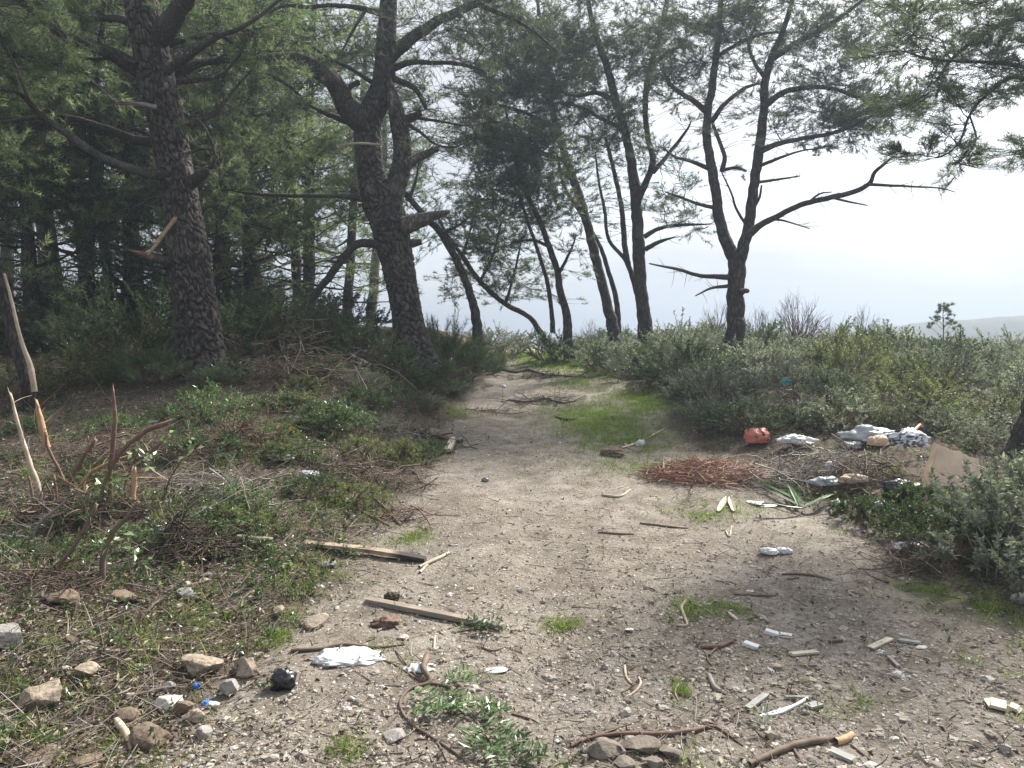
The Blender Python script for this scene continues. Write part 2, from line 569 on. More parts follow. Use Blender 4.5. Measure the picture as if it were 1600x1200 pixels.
def striped(name, a, bcol, scale, axis="X", thr=0.5, trans=0.2):
    m, nt, b = newmat(name)
    w = N(nt, "ShaderNodeTexWave", wave_type="BANDS", bands_direction=axis)
    w.inputs["Scale"].default_value = scale; w.inputs["Distortion"].default_value = 2.5; w.inputs["Detail"].default_value = 1.0
    L(nt, obj_coord(nt), w.inputs["Vector"])
    c = ramp(nt, w.outputs["Fac"], [(thr - 0.06, a), (thr + 0.06, bcol)])
    L(nt, c, b.inputs["Base Color"]); b.inputs["Roughness"].default_value = 0.5
    t = N(nt, "ShaderNodeBsdfTranslucent"); L(nt, c, t.inputs["Color"])
    mx = N(nt, "ShaderNodeMixShader"); mx.inputs["Fac"].default_value = trans
    L(nt, b.outputs[0], mx.inputs[1]); L(nt, t.outputs[0], mx.inputs[2])
    L(nt, mx.outputs[0], nt.nodes["Material Output"].inputs["Surface"])
    return m


M["plastic_white"] = plain("white_plastic_film", (0.74, 0.75, 0.76), 0.35, 0.5, 0.35, 0.1)
M["plastic_pale"] = plain("pale_grey_plastic", (0.52, 0.56, 0.58), 0.35, 0.5, 0.3, 0.15)
M["plastic_grey"] = plain("grey_plastic_sheet", (0.24, 0.245, 0.27), 0.35, 0.5, 0.2, 0.2)
M["plastic_black"] = plain("black_plastic_film", (0.014, 0.015, 0.018), 0.28, 0.5, 0.0, 0.3)
M["plastic_blue"] = plain("blue_plastic", (0.03, 0.16, 0.55), 0.35)
M["plastic_aqua"] = plain("turquoise_plastic", (0.16, 0.50, 0.52), 0.4, 0.5, 0.3)
M["plastic_orange"] = plain("orange_plastic", (0.75, 0.24, 0.09), 0.4, 0.5, 0.2)
M["coral_stripe"] = striped("coral_striped_bag", (0.74, 0.24, 0.19), (0.84, 0.50, 0.45), 26, "X", 0.7, 0.45)
M["zebra"] = striped("striped_cloth", (0.10, 0.12, 0.17), (0.72, 0.73, 0.75), 9, "Y", 0.42, 0.1)
M["cardboard"] = plain("brown_cardboard", (0.70, 0.60, 0.49), 0.8, 0.2, 0.35, 0.08)
M["tile"] = plain("beige_tile", (0.46, 0.42, 0.34), 0.6, 0.3, 0, 0.1)
M["metal_strip"] = plain("grey_metal_strip", (0.52, 0.54, 0.56), 0.42, 0.5, 0, 0.15, 0.3)
M["foil"] = plain("crushed_tin", (0.55, 0.55, 0.54), 0.4, 0.5, 0, 0.2, 0.4)
M["root"] = woodmat("dark_root", [(0.3, (0.028, 0.020, 0.014)), (0.7, (0.085, 0.063, 0.046))], (14, 14, 14))

# ground
m, nt, b = newmat("ground_soil")
gc = N(nt, "ShaderNodeTexCoord").outputs["Object"]
n_big = noise(nt, 0.9, 5, 0.6, gc)
n_mid = noise(nt, 5.5, 6, 0.68, gc)
n_fine = noise(nt, 38, 6, 0.75, gc)
dirt = ramp(nt, n_mid, [(0.25, (0.130, 0.113, 0.093)), (0.5, (0.245, 0.219, 0.187)), (0.75, (0.345, 0.32, 0.285))])
dirt = mixf(nt, 0.75, dirt, ramp(nt, n_fine, [(0.3, (0.45, 0.43, 0.40)), (0.52, (1.0, 1.0, 1.0)), (0.72, (1.5, 1.5, 1.5))]), "MULTIPLY")
dirt = mixf(nt, 0.5, dirt, ramp(nt, n_big, [(0.35, (0.62, 0.57, 0.52)), (0.62, (1.1, 1.1, 1.1))]), "MULTIPLY")
dirt = mixf(nt, 0.6, dirt, ramp(nt, noise(nt, 2.6, 5, 0.7, gc, 0.6), [(0.36, (0.60, 0.56, 0.52)), (0.56, (1.08, 1.08, 1.08))]), "MULTIPLY")
soil = ramp(nt, n_fine, [(0.3, (0.042, 0.033, 0.025)), (0.58, (0.11, 0.088, 0.068)), (0.75, (0.23, 0.195, 0.155))])
moss = ramp(nt, n_fine, [(0.3, (0.050, 0.070, 0.022)), (0.52, (0.105, 0.145, 0.036)), (0.66, (0.18, 0.20, 0.07)), (0.78, (0.25, 0.23, 0.13))])
vor = N(nt, "ShaderNodeTexVoronoi", feature="F1"); vor.inputs["Scale"].default_value = 55; L(nt, gc, vor.inputs["Vector"])

sep = N(nt, "ShaderNodeSeparateColor"); L(nt, vor.outputs["Color"], sep.inputs[0])
grit = ramp(nt, sep.outputs[0], [(0.70, (0, 0, 0)), (0.78, (0.7, 0.7, 0.7))])
rim = ramp(nt, vor.outputs["Distance"], [(0.25, (1, 1, 1)), (0.42, (0, 0, 0))])
gritm = mixf(nt, 1.0, grit, rim, "MULTIPLY")
dirt = mixf(nt, gritm, dirt, ramp(nt, sep.outputs[1], [(0, (0.28, 0.25, 0.21)), (1, (0.60, 0.57, 0.52))]))


def broken(a, lo, hi):
    """attribute mask with its edge broken up by noise"""
    s = N(nt, "ShaderNodeMath", operation="MULTIPLY_ADD"); s.inputs[1].default_value = 0.9; s.inputs[2].default_value = -0.45
    L(nt, n_mid, s.inputs[0])
    s2 = N(nt, "ShaderNodeMath", operation="MULTIPLY_ADD"); s2.inputs[1].default_value = 0.7; s2.inputs[2].default_value = -0.35
    L(nt, n_fine, s2.inputs[0])
    q = N(nt, "ShaderNodeMath", operation="ADD"); L(nt, s.outputs[0], q.inputs[0]); L(nt, s2.outputs[0], q.inputs[1])
    r = N(nt, "ShaderNodeMath", operation="ADD"); L(nt, q.outputs[0], r.inputs[0]); L(nt, attr(nt, a), r.inputs[1])
    mr = N(nt, "ShaderNodeMapRange", interpolation_type="SMOOTHSTEP"); mr.inputs["From Min"].default_value = lo; mr.inputs["From Max"].default_value = hi
    L(nt, r.outputs[0], mr.inputs["Value"])
    return mr.outputs[0]


gcol = mixf(nt, broken("soil", 0.3, 0.7), dirt, soil)
gcol = mixf(nt, broken("moss", 0.30, 0.95), gcol, moss)
L(nt, gcol, b.inputs["Base Color"])
b.inputs["Roughness"].default_value = 0.95
b.inputs["Specular IOR Level"].default_value = 0.15
hh = N(nt, "ShaderNodeMath", operation="MULTIPLY_ADD"); hh.inputs[1].default_value = 0.35
L(nt, gritm, hh.inputs[0]); L(nt, n_fine, hh.inputs[2])
bump(nt, b, hh.outputs[0], 0.85, 0.03)
M["ground"] = m

m, nt, b = newmat("pebble_stone")
c = ramp(nt, attr(nt, "rnd"), [(0, (0.13, 0.11, 0.09)), (0.4, (0.27, 0.235, 0.195)), (0.8, (0.36, 0.335, 0.295)), (1, (0.54, 0.52, 0.48))])
c = mixf(nt, 0.5, c, ramp(nt, noise(nt, 60, 4, 0.6, obj_coord(nt)), [(0.3, (0.6, 0.6, 0.6)), (0.7, (1.2, 1.2, 1.2))]), "MULTIPLY")
L(nt, c, b.inputs["Base Color"]); b.inputs["Roughness"].default_value = 0.9
M["pebble"] = m

m, nt, b = newmat("far_hill_scrub")
c = ramp(nt, noise(nt, 0.06, 6, 0.6, obj_coord(nt)), [(0.35, (0.020, 0.032, 0.022)), (0.7, (0.05, 0.062, 0.042))])
L(nt, c, b.inputs["Base Color"]); b.inputs["Roughness"].default_value = 0.95
M["hill"] = m

# ------------------------------------------------------------------ ground sheet
def spread(a, b, step, far, g):
    mid = list(np.arange(a, b, step))
    lo, s, x = [], step, a
    while x > -far:
        s *= g; x -= s; lo.append(x)
    hi, s, x = [], step, mid[-1]
    while x < far:
        s *= g; x += s; hi.append(x)
    return np.array(lo[::-1] + mid + hi)


gx = spread(-3.6, 4.0, 0.05, 2600, 1.09)
gy = spread(2.3, 7.5, 0.05, 2600, 1.055)
gy = gy[gy > -60]
X, Y = np.meshgrid(gx, gy)
Z = H(X, Y)
nx, ny = len(gx), len(gy)


def ground_masks(x, y):
    cx, hw = path_cx(y), path_hw(y)
    u = (cx - hw) - x; v = x - (cx + hw)
    soil = sstep(-0.15, 0.55, u + 0.3 * fbm(x * 1.4, y * 1.4, oct=3, seed=71)) * 0.95
    soil = np.maximum(soil, sstep(-0.05, 0.6, v + 0.3 * fbm(x * 1.3, y * 1.3, oct=3, seed=72)) * 0.8)
    moss = 0
    for (mx_, my_, rx, ry, amp) in MOSS:
        q = ((x - mx_) / rx) ** 2 + ((y - my_) / ry) ** 2
        moss = np.maximum(moss, amp * np.exp(-q * 1.1))
    return soil, moss


# grassy patches read off the photograph: centre pixel, radius in pixels, strength
GRASS_PX = [(935, 655, 110, 36, 0.95), (1010, 625, 70, 24, 0.9), (870, 568, 75, 12, 0.95), (950, 580, 60, 11, 0.9), (835, 545, 45, 7, 0.8), (805, 556, 40, 7, 0.6), (880, 555, 40, 7, 0.8), (905, 600, 60, 10, 0.6), (980, 690, 90, 22, 0.6),
            (880, 973, 32, 9, 0.75), (1075, 955, 55, 16, 0.65), (1140, 955, 35, 14, 0.6), (1065, 1087, 16, 10, 0.8), (1480, 935, 80, 26, 0.8),
            (1545, 960, 60, 22, 0.8), (1100, 800, 90, 16, 0.45), (1560, 1040, 60, 20, 0.5), (1340, 1085, 50, 16, 0.45), (430, 1000, 30, 22, 0.8), (300, 965, 70, 30, 0.6),
            (260, 1000, 60, 24, 0.55), (20, 1100, 30, 26, 0.8), (530, 1180, 40, 16, 0.6), (640, 840, 40, 16, 0.6), (330, 800, 80, 30, 0.5), (520, 790, 90, 40, 0.45), (180, 1165, 40, 18, 0.5), (480, 910, 80, 30, 0.45), (1010, 730, 120, 20, 0.3),
            (700, 640, 60, 14, 0.4), (760, 560, 30, 8, 0.5)]
MOSS = []
for (a_, b_, rx, ry, amp) in GRASS_PX:
    c0 = pg(a_, b_); c1 = pg(a_ + rx, b_); c2 = pg(a_, b_ + ry); c3 = pg(a_, b_ - ry)
    MOSS.append((c0[0], c0[1], abs(c1[0] - c0[0]), max(0.12, abs(c2[1] - c3[1]) / 2), amp))
soil_a, moss_a = ground_masks(X, Y)
idx = np.arange(nx * ny).reshape(ny, nx)
q = [idx[:-1, :-1], idx[:-1, 1:], idx[1:, 1:], idx[1:, :-1]]
F = np.concatenate([np.stack([q[0], q[1], q[2]], -1).reshape(-1, 3), np.stack([q[0], q[2], q[3]], -1).reshape(-1, 3)])
g = mk("ground", np.stack([X, Y, Z], -1), F, M["ground"], None, {"soil": soil_a, "moss": moss_a}, True)
tag(g, "rising dirt track of pale earth with dark soil banks on either side", None, None, "structure")

# far hills beyond the drop
hx = np.linspace(20, 420, 160); hy = np.linspace(0, 1, 14)
HX, HT = np.meshgrid(hx, hy)
crest = 1.6 + 8.6 * sstep(150, 245, HX) * (1 + 0.12 * fbm(HX * 0.03, HX * 0 + 2, oct=4, seed=5)) + 4.2 * sstep(235, 300, HX) + 2.4 * np.exp(-((HX - 130) / 40) ** 2) * (1 + 0.3 * fbm(HX * 0.05, HX * 0, oct=3, seed=8)) + 0.5 * fbm(HX * 0.11, HX * 0 + 7, oct=3, seed=2)
HY = 330 + 150 * HT
HX, HY = HX * 0.42, HY * 0.42
crest = 1.6 + (crest - 1.6) * 0.46
HZ = -20 + (crest + 20) * np.sin(HT * math.pi) ** 0.8 + 0.5 * fbm(HX * 0.2, HY * 0.2, oct=3, seed=9) * np.sin(HT * math.pi)
idx = np.arange(HX.size).reshape(HX.shape)
q = [idx[:-1, :-1], idx[:-1, 1:], idx[1:, 1:], idx[1:, :-1]]
F = np.concatenate([np.stack([q[0], q[1], q[2]], -1).reshape(-1, 3), np.stack([q[0], q[2], q[3]], -1).reshape(-1, 3)])
tag(mk("hills", np.stack([HX, HY, HZ], -1), F, M["hill"], None, None, True), "blue hazy hills on the horizon", None, None, "structure")

# ------------------------------------------------------------------ pines
def limb_mesh(name, pts, radii, mat, parent, origin, sides=10, plates=False, seg=0.05, rag=0.0):
    """one trunk or limb: smooth tapered tube with an uneven surface"""
    P = np.concatenate([np.asarray(pts, float), np.asarray(radii, float)[:, None]], 1)
    ln = np.linalg.norm(np.diff(P[:, :3], axis=0), axis=1).sum()
    n = int(np.clip(ln / seg, 4, 700))
    Q = catmull(P, n)
    C, R = Q[:, :3], np.maximum(Q[:, 3], 0.0015)
    if not plates:
        C = C + 0.25 * R[:, None] * np.stack([fbm(np.arange(n) * 0.5, np.full(n, s), oct=2, seed=int(abs(C[0, 0] * 100)) % 97 + k) for k, s in enumerate((1, 4, 8))], 1)
        C[0] = P[0, :3]
    V, Fc = tubes(C[None], R[None], sides)
    V = V.reshape(n, sides, 3)
    out_ = V - C[:, None, :]
    a = np.arange(sides) / sides
    s = np.concatenate([[0], np.cumsum(np.linalg.norm(np.diff(C, axis=0), axis=1))])
    A_, S_ = np.meshgrid(a, s)
    rnd = np.full(V.shape[:2], 0.5)
    if plates:
        per = 33
        cx_, sx_ = np.cos(A_ * 6.2832), np.sin(A_ * 6.2832)
        w = 2.6 * fbm(cx_ * 2.4, S_ * 3.6, sx_ * 2.4, oct=4, seed=6)
        d, cid = cells(A_ * per + w, S_ * 8.0 + 1.6 * fbm(cx_ * 2, S_ * 4, sx_ * 2, oct=2, seed=4), 3, per)
        plate = sstep(0.03, 0.30, d)
        rid = 1 - np.abs(fbm(cx_ * 7.5, S_ * 2.6, sx_ * 7.5, oct=4, seed=41)) * 3.2
        rid2 = 1 - np.abs(fbm(cx_ * 16, S_ * 9.0, sx_ * 16, oct=3, seed=43)) * 2.6
        d2, c2 = cells(A_ * 60 + w * 1.6, S_ * 19.0 + fbm(cx_ * 3, S_ * 7, sx_ * 3, oct=2, seed=14), 8, 60)
        h = np.clip(plate * (0.42 + 0.38 * cid) + 0.22 * plate * sstep(0.0, 0.25, d2) * c2 + 0.16 * (0.4 - rid) + 0.12 * (0.4 - rid2), 0, 1)
        V = C[:, None] + out_ * (0.86 + 0.15 * h[..., None] + 0.05 * fbm(A_ * 0 + np.cos(A_ * 6.283) * 1.5, S_ * 1.8, np.sin(A_ * 6.283) * 1.5, oct=3, seed=12)[..., None])
        rnd = np.clip(0.05 + 0.95 * h + 0.2 * fbm(A_ * 20, S_ * 20, oct=2, seed=31), 0, 1)
    else:
        V = C[:, None] + out_ * (1 + 0.16 * fbm(np.cos(A_ * 6.283) * 1.3, S_ * 4, np.sin(A_ * 6.283) * 1.3, oct=3, seed=17))[..., None]
    if rag:   # torn end
        k = max(2, int(n * 0.22)); t = np.linspace(0, 1, k)[:, None]
        V[-k:] += (C[-k:] - C[-k - 1])[:, None, :] * (rag * t * np.abs(vnoise(a[None] * 7, t * 0, seed=9)))[..., None]
    cap0 = len(V.reshape(-1, 3))
    Vv = np.concatenate([V.reshape(-1, 3), C[-1:] + (0 if rag else 1) * (C[-1:] - C[-2:-1]) * 0.3])
    last = (n - 1) * sides + np.arange(sides)
    Fc = np.concatenate([Fc, np.stack([last, np.roll(last, -1), np.full(sides, cap0)], -1)])
    o = mk(name, Vv - origin, Fc, mat, parent, {"rnd": np.concatenate([rnd.ravel(), [0.6]])}, True)
    return o, C, R


def bez(a, c, b, K):
    t = np.linspace(0, 1, K)[None, :, None]
    return a[:, None] * (1 - t) ** 2 + 2 * c[:, None] * t * (1 - t) + b[:, None] * t ** 2


NEED, TIP = 0.85, 1.8


class Pine:
    def __init__(self, base, label, group="pines", name="pine_tree", needle="needle"):
        self.o = np.asarray(base, float)
        self.root = tag(empty(name, self.o), label, "pine tree", group)
        self.P, self.R, self.needle, self.ends = [], [], needle, []
        self.tw, self.nd = MB(), MB()

    def px(self, pts, d, name="branch", mat="bark_limb", sides=8, plates=False, seg=0.06, dd=0.0, label=None, rag=0.0, nodes=True):
        """limb traced in photo pixels: (px, py, width_px); depth d drifting by dd to the tip"""
        A = np.asarray(pts, float)
        dep = d + dd * np.linspace(0, 1, len(A)) ** 1.2
        W3 = PD(A[:, 0], A[:, 1], dep)
        return self.limb(W3, A[:, 2] * dep / FPX / 2, name, mat, sides, plates, seg, label, rag, nodes)

    def limb(self, W3, R, name="branch", mat="bark_limb", sides=8, plates=False, seg=0.06, label=None, rag=0.0, nodes=True):
        ob, C, Rr = limb_mesh(name, W3, R, M[mat], self.root, self.o, sides, plates, seg, rag)
        if label: ob["label"] = label
        if name == "branch" and not nodes and len(C) > 8:
            n = int(len(C) * 0.55)
            k = rng.integers(len(C) // 6, len(C) - 1, n)
            a = C[k]; ax = norm(C[k + 1 - (k == len(C) - 1)] - C[k - 1])
            Lk = rng.uniform(0.08, 0.42, n)[:, None]
            e = a + norm(ax * 0.7 + rand_unit(n) * 0.8 + np.array([0, 0, -0.15])) * Lk
            V, Fc = tubes(bez(a, (a + e) / 2 + rand_unit(n) * Lk * 0.15, e, 5), np.linspace(1, 0.25, 5)[None] * np.minimum(Rr[k] * 0.5, 0.006)[:, None], 3)
            self.tw.add(V, Fc)
        if nodes and name == "branch" and plates is False and seg == 0.06: self.ends.append((C[-1], Rr[-1]))
        if nodes:
            k = slice(len(C) // 5, None, 2) if name != "trunk" else slice(len(C) // 2, None, 4)
            self.P.append(C[k]); self.R.append(Rr[k])
        return ob

    def whorl(self, n, zmin, ln=0.5, w=0.006):
        """bare dead side twigs along the limbs"""
        P = np.concatenate(self.P); R = np.concatenate(self.R)
        k = rng.integers(0, len(P), n)
        a = P[k]; d = rand_unit(n); d[:, 2] = np.abs(d[:, 2]) * 0.5 - 0.1
        L_ = rng.uniform(0.25, 1, n)[:, None] * ln
        b_ = a + d * L_; c = (a + b_) / 2 + rand_unit(n) * L_ * 0.22
        Pt = bez(a, c, b_, 5)
        V, Fc = tubes(Pt, np.linspace(1, 0.2, 5)[None] * np.minimum(R[k], w)[:, None] * 0.8, 3)
        self.tw.add(V, Fc)
        # forked ends
        m_ = n
        s = Pt[:, 3]; d2 = norm(Pt[:, 4] - Pt[:, 2]) + rand_unit(m_) * 0.7
        e = s + norm(d2) * L_ * 0.4
        V, Fc = tubes(bez(s, (s + e) / 2 + rand_unit(m_) * L_ * 0.06, e, 4), np.linspace(0.5, 0.15, 4)[None] * np.minimum(R[k], w)[:, None] * 0.8, 3)
        self.tw.add(V, Fc)

    def cloud(self, c, r, ncl, ntip, needles=40, nlen=0.09, nw=0.0045, spread=0.28, droop=0.0, flat=0.5):
        needles = int(needles * NEED); ntip = ntip * TIP
        """needle sprays in an ellipsoid, each carried by a twig from the nearest limb"""
        c = np.asarray(c, float); r = np.asarray(r, float)
        u = rand_unit(ncl) * rng.uniform(0.15, 1.0, (ncl, 1)) ** (1 / 2.2)
        cc = c + u * r
        P = np.concatenate(self.P); R = np.concatenate(self.R)
        order = np.argsort(np.linalg.norm(cc - c, axis=1))
        tips, starts = [], []
        for i in order:
            d = np.linalg.norm(P - cc[i], axis=1) + 0.7 * np.maximum(0, P[:, 2] - cc[i, 2]) + 0.1 * (R < 0.004)
            k = int(np.argmin(d)); a = P[k]; L_ = np.linalg.norm(cc[i] - a)
            ctl = (a + cc[i]) / 2 + rng.normal(size=3) * 0.14 * L_ + np.array([0, 0, -0.12 * L_ + droop * L_])
            K = 8
            path = bez(a[None], ctl[None], cc[i][None], K)[0]
            path[1:-1] += rng.normal(size=(K - 2, 3)) * 0.02 * L_
            r0 = min(R[k] * 0.75, 0.006 + 0.011 * L_)
            rad = np.linspace(r0, 0.0028, K)
            V, Fc = tubes(path[None], rad[None], 3)
            self.tw.add(V, Fc)
            P = np.concatenate([P, path[2:]]); R = np.concatenate([R, rad[2:]])
            n = max(2, int(rng.poisson(ntip)))
            nc_ = max(1, n // 4)
            cen = rng.normal(size=(nc_, 3)) * spread * np.array([1, 1, flat])
            t = cc[i] + cen[rng.integers(0, nc_, n)] + rng.normal(size=(n, 3)) * spread * 0.34 * np.array([1, 1, 0.7])
            kk = np.argmin(np.linalg.norm(path[None, 3:] - t[:, None], axis=2), 1) + 3
            kk = np.maximum(3, kk - rng.integers(0, 3, n))
            tips.append(t); starts.append(path[kk])
        self.P.append(P[-6 * ncl:]); self.R.append(R[-6 * ncl:])
        tips = np.concatenate(tips); starts = np.concatenate(starts)
        L_ = np.linalg.norm(tips - starts, axis=1, keepdims=True)
        ctl = (tips + starts) / 2 + rand_unit(len(tips)) * 0.15 * L_ + np.array([0, 0, -0.12]) * L_
        Pt = bez(starts, ctl, tips, 3)
        V, Fc = tubes(Pt, np.broadcast_to(np.linspace(0.0032, 0.0014, 3) * (nw / 0.0045) ** 0.5, (len(tips), 3)), 3)
        self.tw.add(V, Fc)
        D = norm(norm(tips - Pt[:, 1]) + np.array([0, 0, 0.35]) + rand_unit(len(tips)) * 0.25)
        nn = np.repeat(np.arange(len(tips)), needles)
        t = rng.uniform(0, 1, len(nn)) ** 1.3
        sl = np.minimum(L_[nn, 0] * 0.6, 0.16)
        B = tips[nn] + D[nn] * 0.02 - norm(tips - Pt[:, 1])[nn] * (t * sl)[:, None]
        dr = norm(D[nn] * 0.75 + rand_unit(len(nn)) * 0.8)
        tone = np.clip(np.repeat(rng.normal(0.5, 0.2, len(tips)), needles) + rng.normal(0, 0.12, len(nn)), 0, 1)
        V, Fc = blades(B, dr, nlen * rng.uniform(0.7, 1.2, len(nn)), nw * 1.55)
        self.nd.add(V, Fc, np.repeat(tone, 3))

    def pcloud(self, px, py, rx, ry, d, dr, ncl, ntip, **k):
        self.cloud(PD(px, py, d), (rx * d / FPX, dr, ry * d / FPX), ncl, ntip, **k)

    def finish(self):
        for e, r_ in self.ends:
            self.cloud(e, (0.14, 0.14, 0.10), 2, 4, needles=30, nw=0.0055, spread=0.14)
        if self.tw.V:
            tag(self.tw.build("twigs", M["bark_limb"], self.root, True, self.o), kind="stuff")
        if self.nd.V:
            tag(self.nd.build("crown", M[self.needle], self.root, False, self.o), kind="stuff")
        return self.root


def base_at(px, py, d):
    p = PD(px, py, d)
    p[2] = H(p[0], p[1])
    return p


# --- the thick pine on the bank
D1 = 9.0
T = Pine(base_at(318, 600, D1), "thick dark plated-bark pine with a pale splintered branch stub on its trunk", needle="needle_lit_tint")
T.px([(322, 640, 122), (320, 600, 98), (315, 560, 78), (308, 500, 70), (302, 450, 64), (296, 400, 63), (288, 350, 58), (281, 300, 55), (271, 250, 55), (262, 200, 56), (251, 150, 56), (240, 100, 56), (231, 50, 56), (220, 0, 52), (212, -60, 44), (205, -160, 36), (196, -280, 28), (188, -420, 18)], D1, "trunk", "bark_plates", 116, True, 0.013)
T.px([(248, 62, 34), (268, 32, 30), (290, 0, 26), (318, -50, 22), (350, -130, 17), (390, -220, 11)], D1 - 0.05, dd=-0.9, sides=12)
T.px([(222, 112, 26), (180, 88, 22), (143, 72, 18), (97, 55, 14), (60, 25, 11), (10, -10, 7), (-60, -40, 4)], D1, dd=-1.0)
T.px([(205, 36, 14), (180, 28, 11), (125, 30, 9), (95, 20, 7), (50, 10, 5), (-20, 3, 3)], D1 + 0.1, dd=0.8)
T.px([(246, 220, 18), (215, 219, 14), (172, 203, 12), (110, 185, 9), (60, 183, 7), (0, 192, 5), (-60, 195, 3)], D1 + 0.1, dd=1.2)
T.px([(255, 274, 20), (238, 272, 15), (200, 262, 13), (150, 240, 12), (100, 205, 11), (60, 178, 9), (42, 155, 8), (20, 142, 7), (-30, 136, 5)], D1 - 0.15, dd=-1.2)
T.px([(42, 152, 5), (32, 120, 4.5), (18, 90, 4), (5, 68, 3), (-10, 40, 2)], D1 - 1.1, dd=-0.2)
T.px([(262, 110, 15), (290, 92, 11), (340, 58, 8), (380, 42, 7), (430, 5, 5), (470, -30, 3)], D1 - 0.1, dd=-0.6)
T.px([(255, 72, 12), (300, 58, 9), (340, 53, 8), (365, 70, 6), (380, 95, 3)], D1 + 0.2, dd=0.9)
T.px([(265, 118, 15), (310, 100, 12), (350, 93, 11), (385, 98, 8), (430, 120, 5), (470, 150, 3)], D1 + 0.2, dd=1.2)
T.px([(285, 200, 14), (312, 188, 11), (340, 172, 8), (366, 140, 5), (395, 108, 3)], D1, dd=0.4)
T.px([(298, 285, 22), (312, 276, 18), (324, 267, 14)], D1 - 0.1, "branch_stub", rag=0.5, dd=-0.15, nodes=False)
T.px([(318, 268, 7), (334, 256, 6), (333, 228, 5), (320, 200, 4), (308, 185, 2)], D1 - 0.2, dd=-0.1)
T.px([(290, 425, 34), (272, 414, 22), (254, 407, 15), (236, 402, 12)], D1, "branch_stub", sides=9, dd=-0.42, nodes=False)
T.px([(240, 403, 11), (228, 399, 10), (218, 395, 7), (209, 393, 4)], D1 - 0.40, "torn_end", "twig_red", sides=9, dd=-0.08, label="torn reddish end of the broken stub", rag=0.9, nodes=False)
T.px([(231, 398, 3), (243, 383, 6), (256, 364, 6), (268, 350, 7), (284, 330, 10)], D1 - 0.46, "splinter", "torn_wood", sides=7, dd=0.34, rag=0.5, label="pale torn wood splinter", nodes=False)
T.px([(250, 293, 7), (240, 300, 5), (228, 307, 3)], D1 - 0.1, "branch_stub", nodes=False)
T.px([(244, 168, 9), (225, 163, 7), (200, 161, 6), (180, 158, 4), (165, 145, 3), (140, 122, 2)], D1 - 0.2, dd=-0.5, mat="twig_grey")
T.px([(235, 170, 6), (240, 190, 6), (255, 200, 5), (265, 207, 4)], D1 - 0.25, dd=-0.05, nodes=False)
T.px([(215, 100, 8), (180, 90, 6), (150, 92, 5), (100, 88, 3)], D1 - 0.2, dd=0.5)
T.px([(270, 130, 9), (310, 125, 7), (345, 118, 5), (375, 85, 4), (392, 60, 2)], D1 + 0.1, dd=0.2)
T.px([(290, 240, 5), (325, 232, 4), (340, 245, 3), (345, 270, 2)], D1 - 0.1, dd=-0.2)
T.whorl(150, 0, 0.8, 0.008)
T.pcloud(40, 30, 110, 70, D1 - 0.6, 1.0, 26, 11, needles=34)
T.pcloud(20, 100, 80, 40, D1, 1.0, 12, 10, needles=34)
T.pcloud(60, -90, 200, 60, D1, 1.2, 9, 9, needles=26, nw=0.007)
T.pcloud(380, -60, 130, 60, D1 - 0.6, 1.2, 8, 9, needles=26, nw=0.006)
T.pcloud(390, 50, 60, 40, D1 + 0.3, 0.6, 12, 9, needles=32)
T.pcloud(-40, 190, 60, 50, D1 - 0.2, 1.2, 8, 10)
T.pcloud(190, -330, 240, 110, D1, 2.0, 9, 9, needles=22, nw=0.009, nlen=0.1)
T.finish()

# --- the twin-stemmed old pine by the crest of the bank
D2 = 11.5
T = Pine(base_at(642, 545, D2), "old pine forking into two stems, one snapped off, with a long arching limb")
T.px([(650, 580, 84), (644, 545, 66), (638, 505, 52), (629, 450, 50), (619, 400, 55), (608, 350, 62), (594, 312, 62), (582, 280, 47), (577, 250, 43), (574, 215, 44), (577, 185, 44), (590, 155, 40), (600, 122, 36), (603, 70, 32), (606, 20, 29), (610, -50, 25), (615, -150, 19), (622, -270, 12)], D2, "trunk", "bark_plates", 90, True, 0.017)
T.px([(605, 345, 40), (614, 305, 36), (626, 265, 32), (629, 230, 30), (624, 195, 29), (617, 165, 24), (611, 142, 16), (607, 125, 8)], D2 - 0.12, "trunk", "bark_plates", 48, True, 0.02, rag=0.3, label="snapped second stem")
T.px([(572, 192, 40), (550, 176, 34), (528, 138, 30), (500, 110, 28), (470, 97, 25), (430, 94, 20), (380, 82, 15), (330, 100, 9), (290, 118, 5)], D2 - 0.1, dd=-0.6, sides=12)
T.px([(610, 88, 24), (628, 72, 20), (650, 55, 18), (690, 30, 15), (742, 6, 12), (800, -18, 8), (850, -45, 4)], D2, dd=0.4, sides=10)
T.px([(742, 6, 9), (790, 24, 7), (830, 46, 5), (870, 80, 3)], D2 + 0.3, dd=0.4)
T.px([(612, 108, 12), (640, 98, 9), (680, 98, 7), (720, 100, 6), (760, 112, 3)], D2, dd=-0.4)
T.px([(612, 122, 12), (645, 136, 9), (660, 155, 8), (666, 170, 5)], D2, dd=-0.2)
T.px([(580, 128, 8), (550, 108, 6), (505, 85, 5), (468, 55, 3)], D2, dd=-0.5)
T.px([(595, 22, 10), (560, 12, 8), (520, 8, 7), (480, 11, 6), (440, 10, 5), (400, 35, 3)], D2, dd=-0.6)
T.px([(570, 18, 6), (556, 40, 5), (540, 70, 4), (530, 86, 3)], D2 - 0.2, dd=-0.2)
T.px([(562, 128, 10), (545, 140, 8), (550, 165, 6)], D2 + 0.15)
T.px([(560, 196, 14), (530, 185, 9), (505, 175, 7), (480, 162, 4)], D2, dd=0.5)
T.px([(628, 188, 16), (645, 183, 13), (656, 178, 11)], D2 - 0.1, "branch_stub", rag=0.5, nodes=False)
T.px([(650, 184, 5), (690, 190, 4), (730, 196, 3), (780, 190, 2)], D2 - 0.1, dd=-0.3)
